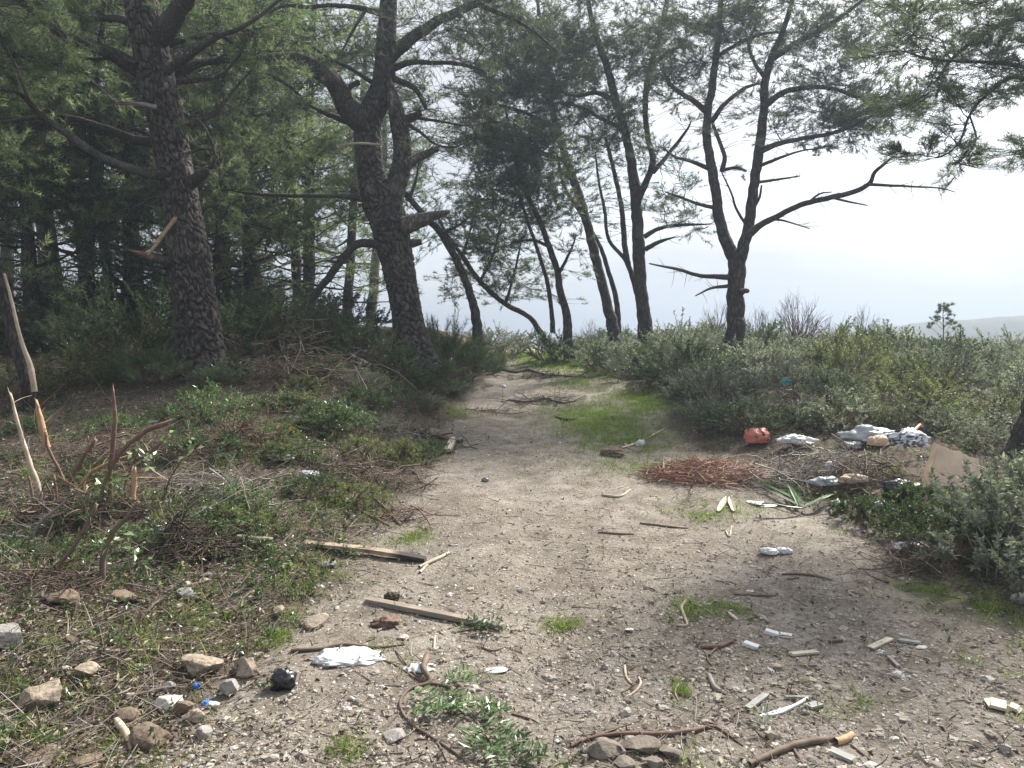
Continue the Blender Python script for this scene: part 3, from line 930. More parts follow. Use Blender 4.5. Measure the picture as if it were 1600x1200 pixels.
T.px([(632, 192, 7), (655, 205, 5), (680, 225, 4), (710, 230, 3), (740, 215, 2)], D2 - 0.1, dd=-0.5)
T.px([(636, 258, 20), (650, 248, 15), (665, 240, 12), (682, 233, 10)], D2 - 0.2, "branch_stub", "bark_grey", rag=0.6, dd=-0.15, nodes=False)
T.px([(630, 352, 30), (655, 345, 24), (675, 338, 16), (700, 331, 6)], D2 - 0.2, "branch_stub", "bark_grey", rag=0.5, dd=-0.25, label="thick broken stub of bleached wood", nodes=False)
T.px([(640, 380, 14), (656, 378, 10)], D2 - 0.25, "branch_stub", rag=0.5, nodes=False)
T.px([(572, 312, 10), (530, 306, 7), (470, 306, 6), (410, 304, 5), (360, 298, 2)], D2 - 0.1, dd=-0.7)
T.px([(596, 382, 14), (560, 381, 13), (540, 398, 13), (515, 432, 12), (488, 466, 11), (470, 490, 9)], D2 - 0.1, dd=-0.4, label="snapped limb hanging to the ground", nodes=False)
T.px([(600, 226, 3), (560, 224, 4), (532, 227, 2)], D2 - 0.35, "branch_stub", "twig_pale", nodes=False)
T.px([(609, 178, 9), (613, 165, 8), (611, 148, 5)], D2 - 0.36, "splinter", "bark_grey", nodes=False, rag=0.6)
T.whorl(240, 0, 0.9, 0.009)
T.pcloud(690, 60, 100, 60, D2, 0.9, 24, 6, needles=22)
T.pcloud(720, 150, 70, 60, D2, 0.7, 16, 5, needles=20)
T.pcloud(700, 230, 50, 60, D2 - 0.2, 0.6, 12, 5, needles=18)
T.pcloud(460, 60, 80, 40, D2 - 0.4, 0.8, 14, 7, needles=24)
T.pcloud(430, 150, 60, 40, D2 - 0.2, 0.8, 12, 9, needles=30)
T.pcloud(640, -120, 220, 90, D2, 1.8, 13, 9, needles=26, nw=0.008)
T.pcloud(770, 40, 70, 60, D2 + 0.4, 0.8, 16, 9, needles=28)
T.finish()

# --- the forked pine standing among the shrubs
D3 = 14.0
T = Pine(base_at(1147, 545, D3), "slender pine forked low into two stems, a long bare limb reaching out over the shrubs")
T.px([(1146, 600, 40.3), (1147, 550, 31.9), (1149, 500, 27.7), (1150, 450, 25.2), (1151, 415, 26.9), (1142, 392, 20.2), (1128, 360, 17.6), (1120, 310, 16.0), (1113, 268, 15.1), (1105, 222, 13.4), (1105, 180, 12.6), (1112, 140, 11.8), (1120, 80, 10.1), (1125, 20, 8.4), (1132, -60, 5.9), (1140, -160, 3.4)], D3, "trunk", "bark", 18)
T.px([(1151, 420, 21.8), (1160, 390, 18.5), (1170, 350, 16.8), (1178, 290, 16.0), (1187, 230, 15.1), (1193, 170, 13.4), (1196, 122, 12.6), (1210, 80, 10.1), (1226, 40, 8.4), (1242, -20, 6.7), (1255, -120, 3.4)], D3 - 0.05, "trunk", "bark", 16, dd=-0.4)
T.px([(1172, 365, 13), (1188, 352, 10), (1210, 340, 9), (1250, 321, 8.5), (1290, 310, 8), (1330, 301, 8), (1358, 287, 7), (1366, 270, 6), (1380, 258, 5), (1396, 244, 2)], D3 - 0.3, dd=-1.2, nodes=False)
T.px([(1356, 288, 5), (1395, 290, 4), (1440, 292, 3), (1470, 294, 2), (1492, 300, 1)], D3 - 1.4, dd=-0.3, nodes=False)
T.px([(1300, 309, 4), (1325, 315, 3), (1355, 321, 1.5)], D3 - 1.1, dd=-0.3, nodes=False)
T.px([(1262, 317, 4), (1280, 303, 3), (1300, 300, 1.5)], D3 - 0.9, nodes=False)
T.px([(1205, 343, 4), (1225, 345, 3), (1265, 357, 1.5)], D3 - 0.5, nodes=False)
T.px([(1137, 433, 9), (1115, 432, 7), (1090, 430, 6), (1060, 421, 5), (1015, 412, 2)], D3 - 0.15, dd=-0.4, nodes=False)
T.px([(1138, 447, 6), (1112, 450, 4), (1087, 462, 2)], D3 - 0.15, dd=-0.2, nodes=False)
T.px([(1158, 457, 10), (1164, 454, 9), (1170, 455, 6)], D3 - 0.2, "branch_stub", nodes=False)
T.px([(1184, 237, 11), (1215, 225, 8), (1250, 217, 7), (1300, 208, 6), (1345, 190, 5), (1385, 168, 3)], D3 - 0.3, dd=-0.8)
T.px([(1192, 168, 11), (1220, 146, 9), (1255, 137, 8), (1300, 138, 6), (1345, 155, 5), (1390, 175, 3)], D3 - 0.3, dd=-0.6)
T.px([(1206, 92, 11), (1240, 70, 9), (1280, 48, 8), (1320, 22, 6), (1360, -10, 4)], D3 - 0.3, dd=-0.5)
T.px([(1182, 262, 6), (1210, 250, 5), (1250, 236, 3), (1280, 232, 2)], D3 - 0.2, dd=-0.5)
T.px([(1180, 285, 5), (1210, 281, 4), (1250, 275, 2)], D3 - 0.2, dd=0.4, nodes=False)
T.px([(1108, 178, 11), (1085, 158, 9), (1060, 143, 7), (1042, 125, 6), (1036, 100, 4)], D3, dd=0.5)
T.px([(1112, 190, 9), (1130, 165, 7), (1160, 140, 6), (1185, 130, 4)], D3, dd=0.4)
T.px([(1112, 265, 8), (1080, 252, 6), (1055, 245, 4), (1035, 230, 2)], D3, dd=-0.5)
T.px([(1118, 325, 7), (1090, 318, 5), (1062, 308, 4), (1040, 300, 2)], D3, dd=0.3)
T.px([(1128, 268, 9), (1132, 245, 7), (1122, 215, 6), (1114, 195, 5)], D3 - 0.1)
T.px([(1133, 265, 6), (1150, 262, 5), (1165, 266, 3)], D3 - 0.1)
T.px([(1175, 330, 5), (1186, 310, 4), (1190, 290, 3)], D3 - 0.25, nodes=False)
T.px([(1165, 350, 5), (1150, 325, 4), (1142, 300, 3), (1128, 270, 2)], D3 - 0.1, nodes=False)
T.px([(1195, 120, 8), (1180, 100, 6), (1170, 70, 5), (1180, 40, 3)], D3)
T.px([(1118, 90, 7), (1150, 70, 6), (1185, 55, 5), (1215, 50, 3)], D3, dd=-0.4)
T.whorl(220, 0, 0.9, 0.009)
for (a, b_, rx, ry, n, t) in [(1310, 150, 95, 50, 38, 9), (1385, 175, 75, 40, 26, 9), (1270, 90, 80, 50, 28, 8), (1330, 30, 95, 50, 32, 9), (1200, 25, 110, 50, 36, 8), (1110, 60, 85, 60, 30, 8), (1390, 60, 60, 50, 14, 8),
                              (1065, 130, 50, 50, 14, 7), (1290, 215, 60, 20, 10, 7), (1160, 170, 50, 40, 8, 5), (1050, 260, 50, 40, 8, 5), (1120, 20, 120, 40, 20, 8), (1240, 180, 60, 30, 10, 7)]:
    T.pcloud(a, b_, rx, ry, D3 - 0.3, 0.9, n, t, needles=28, nw=0.0055)
T.pcloud(1210, -110, 220, 90, D3, 2.0, 6, 9, needles=24, nw=0.009)
T.finish()

# --- the straight pine beside it
D4 = 15.2
T = Pine(base_at(1008, 525, D4), "straight dark pine rising behind the grass verge, a thin stem curving up beside it")
T.px([(1014, 580, 32.8), (1010, 530, 25.4), (1005, 480, 21.3), (1000, 430, 19.7), (997, 380, 18.9), (995, 330, 18.0), (992, 295, 17.2), (984, 240, 13.9), (975, 200, 13.1), (963, 160, 12.3), (950, 110, 11.5), (936, 70, 9.8), (925, 30, 8.2), (912, -40, 6.6), (900, -140, 3.3)], D4, "trunk", "bark", 16)
T.px([(995, 315, 13.1), (1008, 288, 10.7), (1020, 252, 9.8), (1012, 212, 9.0), (1008, 160, 9.0), (1015, 110, 9.0), (1030, 60, 8.2), (1040, 10, 7.4), (1052, -70, 4.9), (1060, -160, 2.5)], D4 - 0.1, "trunk", "bark", 12, dd=0.3)
T.px([(1004, 500, 9.8), (993, 450, 8.2), (980, 410, 8.2), (968, 395, 6.6), (950, 372, 5.7), (945, 330, 4.9), (936, 285, 4.1), (930, 240, 2.5)], D4 + 0.25, "trunk", "bark", 10, dd=0.4, label="thin curving side stem")
T.px([(982, 415, 9), (976, 380, 9), (972, 330, 8), (960, 270, 7), (946, 215, 5)], D4 + 0.3, "branch", dd=0.2)
T.px([(1006, 370, 8), (1030, 357, 6), (1060, 352, 5), (1110, 350, 2)], D4 - 0.2, dd=-0.3)
T.px([(1008, 390, 8), (1030, 378, 6), (1055, 370, 2)], D4 - 0.2, dd=-0.3, nodes=False)
T.px([(1020, 270, 8), (1045, 240, 6), (1072, 205, 4), (1080, 190, 2)], D4, dd=-0.3)
T.px([(960, 155, 9), (930, 145, 7), (900, 150, 5), (870, 140, 3)], D4, dd=-0.4)
T.px([(978, 205, 8), (940, 185, 6), (900, 165, 5), (850, 160, 3)], D4, dd=-0.5)
T.px([(1014, 110, 8), (1040, 85, 6), (1070, 70, 4)], D4, dd=0.4)
T.whorl(200, 0, 0.9, 0.009)
for (a, b_, rx, ry, n, t) in [(960, 55, 110, 65, 68, 8), (1020, 140, 60, 60, 24, 6), (930, 190, 80, 60, 38, 8), (938, 235, 25, 30, 6, 6), (1050, 310, 50, 40, 12, 6), (890, 110, 90, 70, 34, 9), (1060, 40, 70, 40, 14, 7), (985, 235, 40, 40, 8, 5), (1070, 350, 30, 15, 5, 5)]:
    T.pcloud(a, b_, rx, ry, D4, 0.9, n, t, needles=28, nw=0.006)
T.pcloud(980, -120, 220, 90, D4, 2.0, 6, 9, needles=24, nw=0.010)
T.finish()

# --- leaning pine behind it, split into two stems
D5 = 17.0
T = Pine(base_at(955, 500, D5), "pine leaning over the track with two close stems and a heavy dark crown")
T.px([(962, 560, 23.9), (957, 510, 18.4), (950, 480, 16.6), (940, 440, 15.6), (930, 400, 14.7), (915, 340, 13.8), (900, 290, 12.9), (885, 250, 12.0), (870, 200, 11.0), (860, 150, 9.2), (850, 90, 7.4), (842, 20, 5.5), (830, -80, 2.8)], D5, "trunk", "bark", 14)
T.px([(966, 520, 11.0), (963, 470, 8.3), (948, 415, 7.4), (935, 380, 6.4), (905, 330, 6.4), (882, 292, 5.5), (870, 240, 3.7)], D5 + 0.2, "trunk", "bark", 10)
T.px([(885, 252, 9), (850, 240, 7), (810, 225, 6), (770, 215, 3)], D5, dd=-0.8)
T.px([(872, 205, 8), (830, 180, 6), (780, 165, 5), (740, 160, 3)], D5, dd=-0.8)
T.px([(860, 150, 8), (820, 120, 6), (780, 90, 4)], D5, dd=0.5)
T.whorl(140, 0, 0.9, 0.010)
for (a, b_, rx, ry, n, t) in [(800, 180, 85, 65, 84, 10), (785, 265, 60, 60, 58, 10), (840, 90, 95, 65, 80, 9), (780, 50, 90, 70, 66, 9), (860, 250, 60, 50, 28, 8), (740, 190, 40, 60, 18, 8), (900, 320, 40, 40, 8, 5), (760, 330, 30, 30, 8, 7)]:
    T.pcloud(a, b_, rx, ry, D5 - 0.5, 1.2, n, t, needles=26, nw=0.0075, nlen=0.095, spread=0.3)
T.pcloud(830, -90, 180, 80, D5, 1.8, 14, 9, needles=22, nw=0.011)
T.finish()

# --- slim double pine at the end of the track
D6 = 16.3
T = Pine(base_at(886, 520, D6), "slim twin-stemmed pine with a dark bush at its foot where the track ends")
T.px([(890, 570, 20), (887, 525, 15), (885, 490, 13), (875, 455, 12), (870, 420, 10), (856, 380, 9), (841, 340, 9), (826, 310, 8), (812, 270, 7), (800, 220, 5), (790, 170, 3)], D6, "trunk", "bark", 12)
T.px([(864, 520, 9), (862, 485, 7), (855, 440, 7), (840, 390, 6), (826, 350, 5), (812, 310, 4), (795, 270, 3)], D6 + 0.3, "trunk", "bark", 10, label="thinner rear stem")
T.px([(872, 430, 6), (890, 395, 4), (900, 370, 2)], D6)
T.px([(858, 385, 6), (830, 375, 4), (800, 380, 2)], D6)
T.whorl(90, 0, 0.8, 0.008)
for (a, b_, rx, ry, n, t) in [(800, 290, 60, 50, 26, 8), (840, 310, 50, 40, 16, 7), (760, 400, 45, 40, 14, 7), (900, 400, 30, 40, 6, 4), (880, 310, 50, 40, 12, 6)]:
    T.pcloud(a, b_, rx, ry, D6, 0.9, n, t, needles=24, nw=0.0075, nlen=0.095)
T.finish()

# --- two leaning pines between the old pine and the track end
D7 = 14.5
T = Pine(base_at(744, 500, D7), "bare leaning pine trunk slanting away behind the old forked pine")
T.px([(750, 560, 22), (744, 500, 15), (735, 460, 13), (715, 410, 12), (690, 365, 11), (665, 340, 10), (640, 310, 9), (600, 270, 7), (560, 220, 4)], D7, "trunk", "bark", 12)
T.px([(690, 365, 6), (720, 350, 4), (740, 330, 2)], D7)
T.px([(640, 310, 6), (650, 280, 4), (655, 250, 2)], D7, dd=0.5)
T.whorl(50, 0, 0.8, 0.008)
for (a, b_, rx, ry, n, t) in [(560, 280, 60, 50, 18, 8), (700, 350, 40, 20, 8, 6)]:
    T.pcloud(a, b_, rx, ry, D7, 0.9, n, t, needles=26, nw=0.0065)
T.finish()
D8 = 17.5
T = Pine(base_at(835, 500, D8), "low thin pine slanting strongly, its sparse foliage hanging beside the track end")
T.px([(845, 520, 10), (828, 496, 8), (790, 475, 8), (750, 440, 8), (722, 400, 7), (695, 360, 5), (680, 330, 3)], D8, "trunk", "bark", 10)
T.px([(790, 475, 5), (800, 440, 4), (810, 400, 3), (815, 370, 2)], D8)
T.px([(750, 440, 5), (770, 400, 4), (780, 360, 3), (790, 330, 2)], D8)
T.px([(722, 400, 5), (735, 360, 3), (740, 330, 2)], D8)
T.whorl(60, 0, 0.7, 0.008)
for (a, b_, rx, ry, n, t) in [(740, 360, 50, 40, 26, 8), (800, 400, 50, 50, 22, 7), (720, 440, 40, 30, 12, 6), (790, 455, 45, 20, 10, 6), (810, 340, 50, 30, 16, 7), (850, 440, 30, 30, 6, 5)]:
    T.pcloud(a, b_, rx, ry, D8, 0.9, n, t, needles=24, nw=0.008, nlen=0.095)
T.finish()

# --- the pine at the edge of the view on the rubbish side
D9 = 7.4
T = Pine(base_at(1582, 735, D9), "leaning dark pine beyond the cardboard, its fine drooping branches hanging overhead")
T.px([(1570, 775, 62), (1580, 735, 46), (1596, 690, 36), (1616, 640, 34), (1650, 560, 32), (1690, 440, 30), (1715, 300, 28), (1720, 150, 25), (1705, 20, 22), (1690, -140, 17), (1670, -300, 10)], D9, "trunk", "bark", 20, seg=0.04)
T.px([(1712, 170, 14), (1670, 130, 10), (1620, 110, 8), (1560, 98, 6), (1500, 96, 5), (1450, 92, 4), (1410, 80, 2), (1370, 82, 1)], D9 - 0.1, dd=-0.3)
T.px([(1705, 40, 14), (1650, 20, 11), (1590, 30, 9), (1540, 50, 7), (1490, 90, 5), (1460, 130, 2)], D9 - 0.1, dd=0.3)
T.px([(1700, 0, 13), (1640, -40, 10), (1560, -50, 8), (1480, -20, 6), (1420, 10, 3)], D9 - 0.1, dd=-0.2)
T.px([(1712, 190, 12), (1660, 170, 9), (1590, 120, 7), (1540, 150, 5), (1515, 180, 4), (1500, 220, 3), (1470, 245, 2), (1430, 240, 1.2)], D9 - 0.1, dd=0.1)
T.px([(1515, 180, 3), (1525, 215, 2.5), (1515, 240, 2), (1490, 255, 1.2)], D9)
T.px([(1716, 240, 10), (1670, 230, 7), (1630, 225, 5), (1605, 240, 3)], D9, dd=0.2)
T.whorl(70, 0, 0.5, 0.005)
for (a, b_, rx, ry, n, t) in [(1490, 40, 100, 60, 22, 7), (1560, 60, 50, 70, 17, 7), (1430, 50, 50, 40, 10, 6), (1490, 140, 70, 50, 14, 7), (1540, 110, 40, 50, 8, 7), (1490, 220, 45, 30, 8, 4), (1450, 240, 25, 12, 4, 4), (1490, 265, 25, 12, 3, 4),
                              (1600, 235, 18, 30, 6, 6), (1600, 110, 30, 40, 10, 8), (1420, 150, 40, 30, 8, 6)]:
    T.pcloud(a, b_, rx, ry, D9 + 0.05, 0.55, n, t, needles=30, nw=0.0032, nlen=0.08, spread=0.16)
T.pcloud(1640, -130, 240, 90, D9, 1.2, 4, 9, needles=26, nw=0.006)
T.finish()


# --- forest pines on the left: three of a kind, then copies
def forest_pine(label, hgt, lean, tr, crown0, dens, mat="bark", needle="needle_lit_tint", nw=0.010, seedrot=0):
    T = Pine((0, 0, 0), label, "pines of the wood behind the bank", needle=needle)
    t = np.linspace(0, 1, 9)
    wob = np.stack([fbm(t * 2.2, t * 0 + hgt, oct=2, seed=4), fbm(t * 2.2, t * 0 + 9 + hgt, oct=2, seed=7)], 1) * 0.5 * t[:, None]
    C = np.stack([lean[0] * t * hgt + wob[:, 0], lean[1] * t * hgt + wob[:, 1], t * hgt - 0.25], 1)
    R = tr * (1.15 - t) ** 0.8 + 0.01
    T.limb(C, R, "trunk", mat, 10, seg=0.25)
    n = int(26 * dens)
    for k in range(n):
        s = crown0 + (0.98 - crown0) * (k + rng.uniform(0, 1)) / n
        a = np.array([np.interp(s, t, C[:, j]) for j in range(3)])
        az = k * 2.4 + rng.uniform(-0.5, 0.5)
        ln = (1 - s) ** 0.6 * hgt * 0.30 * rng.uniform(0.6, 1.2) + 0.4
        e = a + np.array([math.cos(az) * ln, math.sin(az) * ln, ln * rng.uniform(-0.1, 0.55)])
        mid = (a + e) / 2 + np.array([0, 0, -0.08 * ln])
        T.limb([a, mid, e], [tr * 0.28 * (1.1 - s) + 0.012, 0.016, 0.006], "branch", "bark_limb", 5, seg=0.2)
        for f, w in ((0.55, 0.5), (1.0, 0.7)):
            T.cloud(a + (e - a) * f, (0.5 * w + 0.2, 0.5 * w + 0.2, 0.35), 3, 6, needles=19, nw=nw, nlen=0.125, spread=0.36)
    # dead lower twigs
    for k in range(9):
        s = rng.uniform(0.12, crown0 + 0.1)
        a = np.array([np.interp(s, t, C[:, j]) for j in range(3)])
        az = rng.uniform(0, 6.28); ln = rng.uniform(0.5, 1.6)
        e = a + np.array([math.cos(az) * ln, math.sin(az) * ln, ln * rng.uniform(-0.15, 0.35)])
        T.limb([a, (a + e) / 2 + rng.normal(size=3) * 0.08, e], [0.02, 0.013, 0.004], "branch", "bark_limb", 4, seg=0.25, nodes=False)
    T.finish()
    return T.root


def proj(p):
    r = np.asarray(p, float) - EYE
    d = r @ np.array([0.0, CP, SP])
    return 800 + FPX * r[0] / d, 600 - FPX * (r @ np.array([0.0, -SP, CP])) / d


LM = {"slope": [("tall pale bare stem", 30, 740), ("dark root hole", 300, 850), ("scorched plank", 560, 866), ("cut reddish twig bush", 385, 665), ("leafy sapling", 210, 720), ("wooden post end", 703, 700), ("orange wrapper", 440, 671), ("torn pale plastic lump", 480, 737),
                ("pointed brown rock", 93, 936), ("squarish rock", 290, 930), ("tall reddish stem", 177, 700), ("slanting reddish stick", 600, 797), ("thick brown stem", 170, 860), ("slender reddish sapling", 290, 705), ("white paper scrap", 248, 830)],
      "wood": [("thick plated pine", 300, 500), ("old forked pine", 625, 480), ("grey-trunked pine", 80, 480), ("peeled dead stem", 15, 520), ("hanging limb", 520, 430), ("brush tangle", 470, 560), ("bare leaning pine", 735, 470), ("tall dark shrub behind the plated pine", 225, 520)]}
LM_USED = set()


def where(p, key, stemtxt):
    x, y = proj(p)
    for nm, a, b_ in sorted(LM[key], key=lambda t: math.hypot(t[1] - x, (t[2] - y) * 1.4)):
        dx, dy = x - a, y - b_
        if key == "wood": rel = "left of" if dx < 0 else "right of"
        else: rel = ("left of" if dx < 0 else "right of") if abs(dx) > abs(dy) else ("above" if dy < 0 else "below")
        for adv in ("just", "a little further", "well"):
            t = f"{stemtxt} {adv} {rel} the {nm}"
            if t not in LM_USED:
                LM_USED.add(t); return t
    return stemtxt


def copy_tree(o, label=None, group=None):
    c = o.copy(); COL.objects.link(c)
    for ch in o.children:
        k = ch.copy(); COL.objects.link(k); k.parent = c
        for g_ in ch.children:
            s = g_.copy(); COL.objects.link(s); s.parent = k
    if label: c["label"] = label
    if group: c["group"] = group
    return c


FP = [forest_pine("", 9.0, (-0.06, 0.02), 0.17, 0.26, 0.95, "bark_grey"),
      forest_pine("", 10.5, (0.03, 0.03), 0.14, 0.36, 0.95, "bark", "needle"),
      forest_pine("", 7.0, (-0.10, 0.0), 0.10, 0.24, 0.9, "bark", "needle_lit_tint")]
FP.append(forest_pine("", 6.2, (0.03, 0.0), 0.08, 0.14, 1.0, "bark", "needle_sunlit_tint"))
# (px of the foot, depth, kind, turn, scale, label)
WOOD = [(88, 15.0, 0, 0.0, 1.0, "grey-trunked pine leaning slightly in the wood past the peeled dead stem"),
        (48, 18.5, 1, 1.1, 1.0, "dark upright pine just past the grey-trunked pine"),
        (218, 17.0, 1, 2.3, 1.05, "dark pine trunk seen just beside the thick plated pine"),
        (180, 15.5, 2, 0.4, 1.0, "thin leaning pine between the grey-trunked pine and the thick plated pine"),
        (135, 22.0, 1, 4.0, 1.1, None), (10, 24.0, 0, 3.0, 1.1, None), (268, 24.0, 2, 2.0, 1.0, None),
        (480, 18.5, 1, 5.0, 0.95, "slim pine behind the brush heap, next to the hanging limb"),
        (540, 19.5, 2, 3.4, 1.1, "thin pine seen behind the snapped hanging limb"),
        (400, 20.0, 0, 5.5, 1.0, "bushy olive pine filling the gap between the two big pines"),
        (350, 16.5, 2, 2.2, 1.05, "short bushy pine close behind the thick plated pine"),
        (330, 28.0, 2, 1.6, 1.2, None), (-130, 21.0, 0, 2.0, 1.1, None),
        (70, 30.0, 2, 5.2, 1.5, None), (580, 27.0, 0, 3.9, 1.0, None), (-40, 12.5, 2, 1.0, 1.0, None),
        (135, 12.6, 3, 0.0, 1.0, "bright olive young pine filling the gap beyond the limbs of the thick plated pine"), (390, 14.2, 3, 2.0, 1.05, "light olive young pine between the two big dark trunks"), (62, 12.0, 3, 3.3, 0.9, "light olive young pine in front of the grey-trunked pine"), (205, 13.6, 3, 5.0, 1.0, "light olive young pine half hidden behind the thick plated pine"), (335, 13.2, 3, 0.7, 0.9, "light olive young pine on the track side of the thick plated pine"), (470, 16.0, 3, 4.0, 1.1, "light olive young pine behind the arching limb")]
used = set()
for (fx, d, k, rz, sc, lab) in WOOD:
    p = base_at(fx, 520, d)
    lab2 = lab or where(p, "wood", "deep-wood pine, mostly hidden,")
    if k not in used:
        o = FP[k]; used.add(k); o["label"] = lab2
    else:
        o = copy_tree(FP[k], lab2)
    o.location = tuple(p); o.rotation_euler = (0, 0, rz); o.scale = (sc, sc, sc)


# ------------------------------------------------------------------ shrubs
def shrub(name, label, group, R, Hh, nst, nleaf, ll, lw, leaf, stem="twig", up=0.6, rag=0.35, cat="shrub", needle=False):
    root = tag(empty(name, (0, 0, 0)), label, cat, group)
    # stems fan out from the base to an uneven dome
    d = rand_unit(nst); d[:, 2] = np.abs(d[:, 2]) * 0.9 + 0.15
    d = norm(d)
    lump = 1 + rag * fbm(d[:, 0] * 2.2, d[:, 1] * 2.2, d[:, 2] * 2.2, oct=3, seed=int(R * 100) + nst)
    tip = d * np.array([R, R, Hh]) * (lump * rng.uniform(0.72, 1.06, nst))[:, None]
    b0 = np.stack([rng.normal(0, R * 0.13, nst), rng.normal(0, R * 0.13, nst), np.full(nst, -0.06)], 1)
    ctl = (b0 + tip) / 2 + np.array([0, 0, 1]) * (Hh * 0.12) + rand_unit(nst) * R * 0.12
    Pt = bez(b0, ctl, tip, 5)
    V, Fc = tubes(Pt, np.broadcast_to(np.linspace(0.009, 0.0022, 5), (nst, 5)) * rng.uniform(0.7, 1.3, (nst, 1)), 3)
    sb = MB().add(V, Fc)
    # side shoots
    ns = nst * 3
    k = rng.integers(0, nst, ns); f = rng.uniform(0.45, 1.0, ns)
    s0 = Pt[k, 2] * (1 - f)[:, None] + tip[k] * f[:, None]
    e = s0 + norm(norm(tip[k]) + rand_unit(ns) * 0.9 + np.array([0, 0, up * 0.5])) * (rng.uniform(0.12, 0.30, ns) * R / 0.6)[:, None]
    Ps = bez(s0, (s0 + e) / 2 + rand_unit(ns) * 0.02, e, 3)
    V, Fc = tubes(Ps, np.broadcast_to(np.linspace(0.0035, 0.0012, 3), (ns, 3)), 3)
    sb.add(V, Fc)
    sb.build("stems", M[stem], root, True)["kind"] = "stuff"
    if nleaf:
        n = nleaf
        k = rng.integers(0, ns, n); f = rng.uniform(0.05, 1.05, n)
        Bp = Ps[k, 0] * (1 - f)[:, None] + Ps[k, 2] * f[:, None]
        D = norm(Ps[k, 2] - Ps[k, 0]) * 0.6 + rand_unit(n) * 0.9 + np.array([0, 0, up * 0.35])
        tone = np.clip(rng.normal(0.5, 0.18, ns)[k] + rng.normal(0, 0.15, n), 0, 1)
        if needle:
            V, Fc = blades(Bp, D, ll * rng.uniform(0.6, 1.3, n), lw); rp = 3
        else:
            V, Fc = leaf_quads(Bp, D, ll * rng.uniform(0.6, 1.3, n), lw * rng.uniform(0.7, 1.2, n)); rp = 4
        MB().add(V, Fc, np.repeat(tone, rp)).build("foliage", M[leaf], root)["kind"] = "stuff"
    return root


PROTO = {
    "grey": [shrub("shrub", "", "", 0.62, 0.72, 60, 7000, 0.038, 0.017, "leaf_grey", rag=0.6), shrub("shrub", "", "", 0.75, 0.62, 70, 8000, 0.038, 0.017, "leaf_grey", rag=0.6)],
    "yellow": [shrub("shrub", "", "", 0.66, 0.68, 60, 7000, 0.036, 0.016, "leaf_yellow", rag=0.6)],
    "dark": [shrub("shrub", "", "", 0.62, 0.72, 60, 9500, 0.036, 0.016, "leaf_dark"), shrub("shrub", "", "", 0.8, 0.66, 70, 11000, 0.036, 0.016, "leaf_dark")],
    "near": [shrub("shrub", "", "", 0.55, 0.58, 48, 5200, 0.044, 0.019, "leaf_grey", "twig_grey"), shrub("shrub", "", "", 0.5, 0.5, 44, 5200, 0.042, 0.017, "leaf_dark", "twig")],
    "feather": [shrub("shrub", "", "", 0.8, 0.7, 80, 15000, 0.085, 0.005, "leaf_dark", "twig", needle=True, up=0.9), shrub("shrub", "", "", 0.62, 0.55, 70, 11000, 0.07, 0.005, "needle", "twig", needle=True, up=0.9)],
    "low": [shrub("shrub", "", "", 0.42, 0.34, 36, 2600, 0.044, 0.012, "leaf_dark", "twig"), shrub("shrub", "", "", 0.40, 0.32, 36, 2400, 0.042, 0.011, "leaf_yellow", "twig"), shrub("shrub", "", "", 0.45, 0.34, 40, 1500, 0.048, 0.014, "leaf_bright", "twig")],
    "bare": [shrub("bare_bush", "", "", 0.55, 1.05, 130, 0, 0, 0, "leaf_dark", "twig", 1.2, 0.3, "bush"), shrub("bare_bush", "", "", 0.6, 0.9, 110, 900, 0.06, 0.004, "leaf_dark", "twig_grey", 1.2, 0.3, "bush", True)],
}
proto_used = set()


def place(kind, i, x, y, rz, sc, label, group, sz=1.0, sink=0.03):
    pr = PROTO[kind][i % len(PROTO[kind])]
    if id(pr) in proto_used:
        o = copy_tree(pr)
    else:
        o = pr; proto_used.add(id(pr))
    o.location = (x, y, float(H(x, y)) - sink); o.rotation_euler = (rng.normal(0, 0.05), rng.normal(0, 0.05), rz)
    o.scale = (sc, sc, sc * sz)
    o["label"] = label; o["group"] = group
    return o


GR = "evergreen shrubs massed beside the track"
LAB = {"grey": "grey-green small-leaved shrub in the dense mass on the open side of the track",
       "yellow": "yellow-green shrub in the dense mass on the open side of the track",
       "dark": "dark green shrub in the dense mass on the open side of the track"}
pts = []
heap_lo, heap_hi = pg(1060, 800), pg(1500, 690)
tries = 0
while tries < 5200 and len(pts) < 150:
    tries += 1
    y = rng.uniform(6.0, 23.5); cx, hw = float(path_cx(y)), float(path_hw(y))
    x = rng.uniform(cx + hw + 0.35, 0.70 * y + 1.2)
    if y < 8.3 and x < 5.6: continue          # the rubbish lies here
    if y > 9 and y < 15 and x < cx + hw + 0.35 + 0.7 * math.exp(-((y - 10.5) / 2.0) ** 2): continue
    sp = 0.72 + 0.024 * y
    if any((x - a) ** 2 + (y - b_) ** 2 < sp * sp for a, b_ in pts): continue
    pts.append((x, y))
ROWS = [(0, 10, "front row by rubbish"), (10, 12.5, "second row behind the rubbish"), (12.5, 15, "row level with the forked pine"), (15, 17.5, "row past the forked pine"), (17.5, 20.3, "row before the skyline"), (20.3, 99, "skyline row")]
ORD = "first second third fourth fifth sixth seventh eighth ninth tenth eleventh twelfth thirteenth fourteenth fifteenth sixteenth seventeenth eighteenth nineteenth twentieth twenty-first twenty-second twenty-third twenty-fourth twenty-fifth".split() + ["last"] * 40
pts = [p for p in pts if proj((p[0], p[1], 1.2))[0] < 1860]
NTH = {}
for lo_, hi_, nm in ROWS:
    for i, p in enumerate(sorted(p for p in pts if lo_ <= p[1] < hi_)):
        NTH[p] = f"{ORD[i]} from the track in the {nm}"
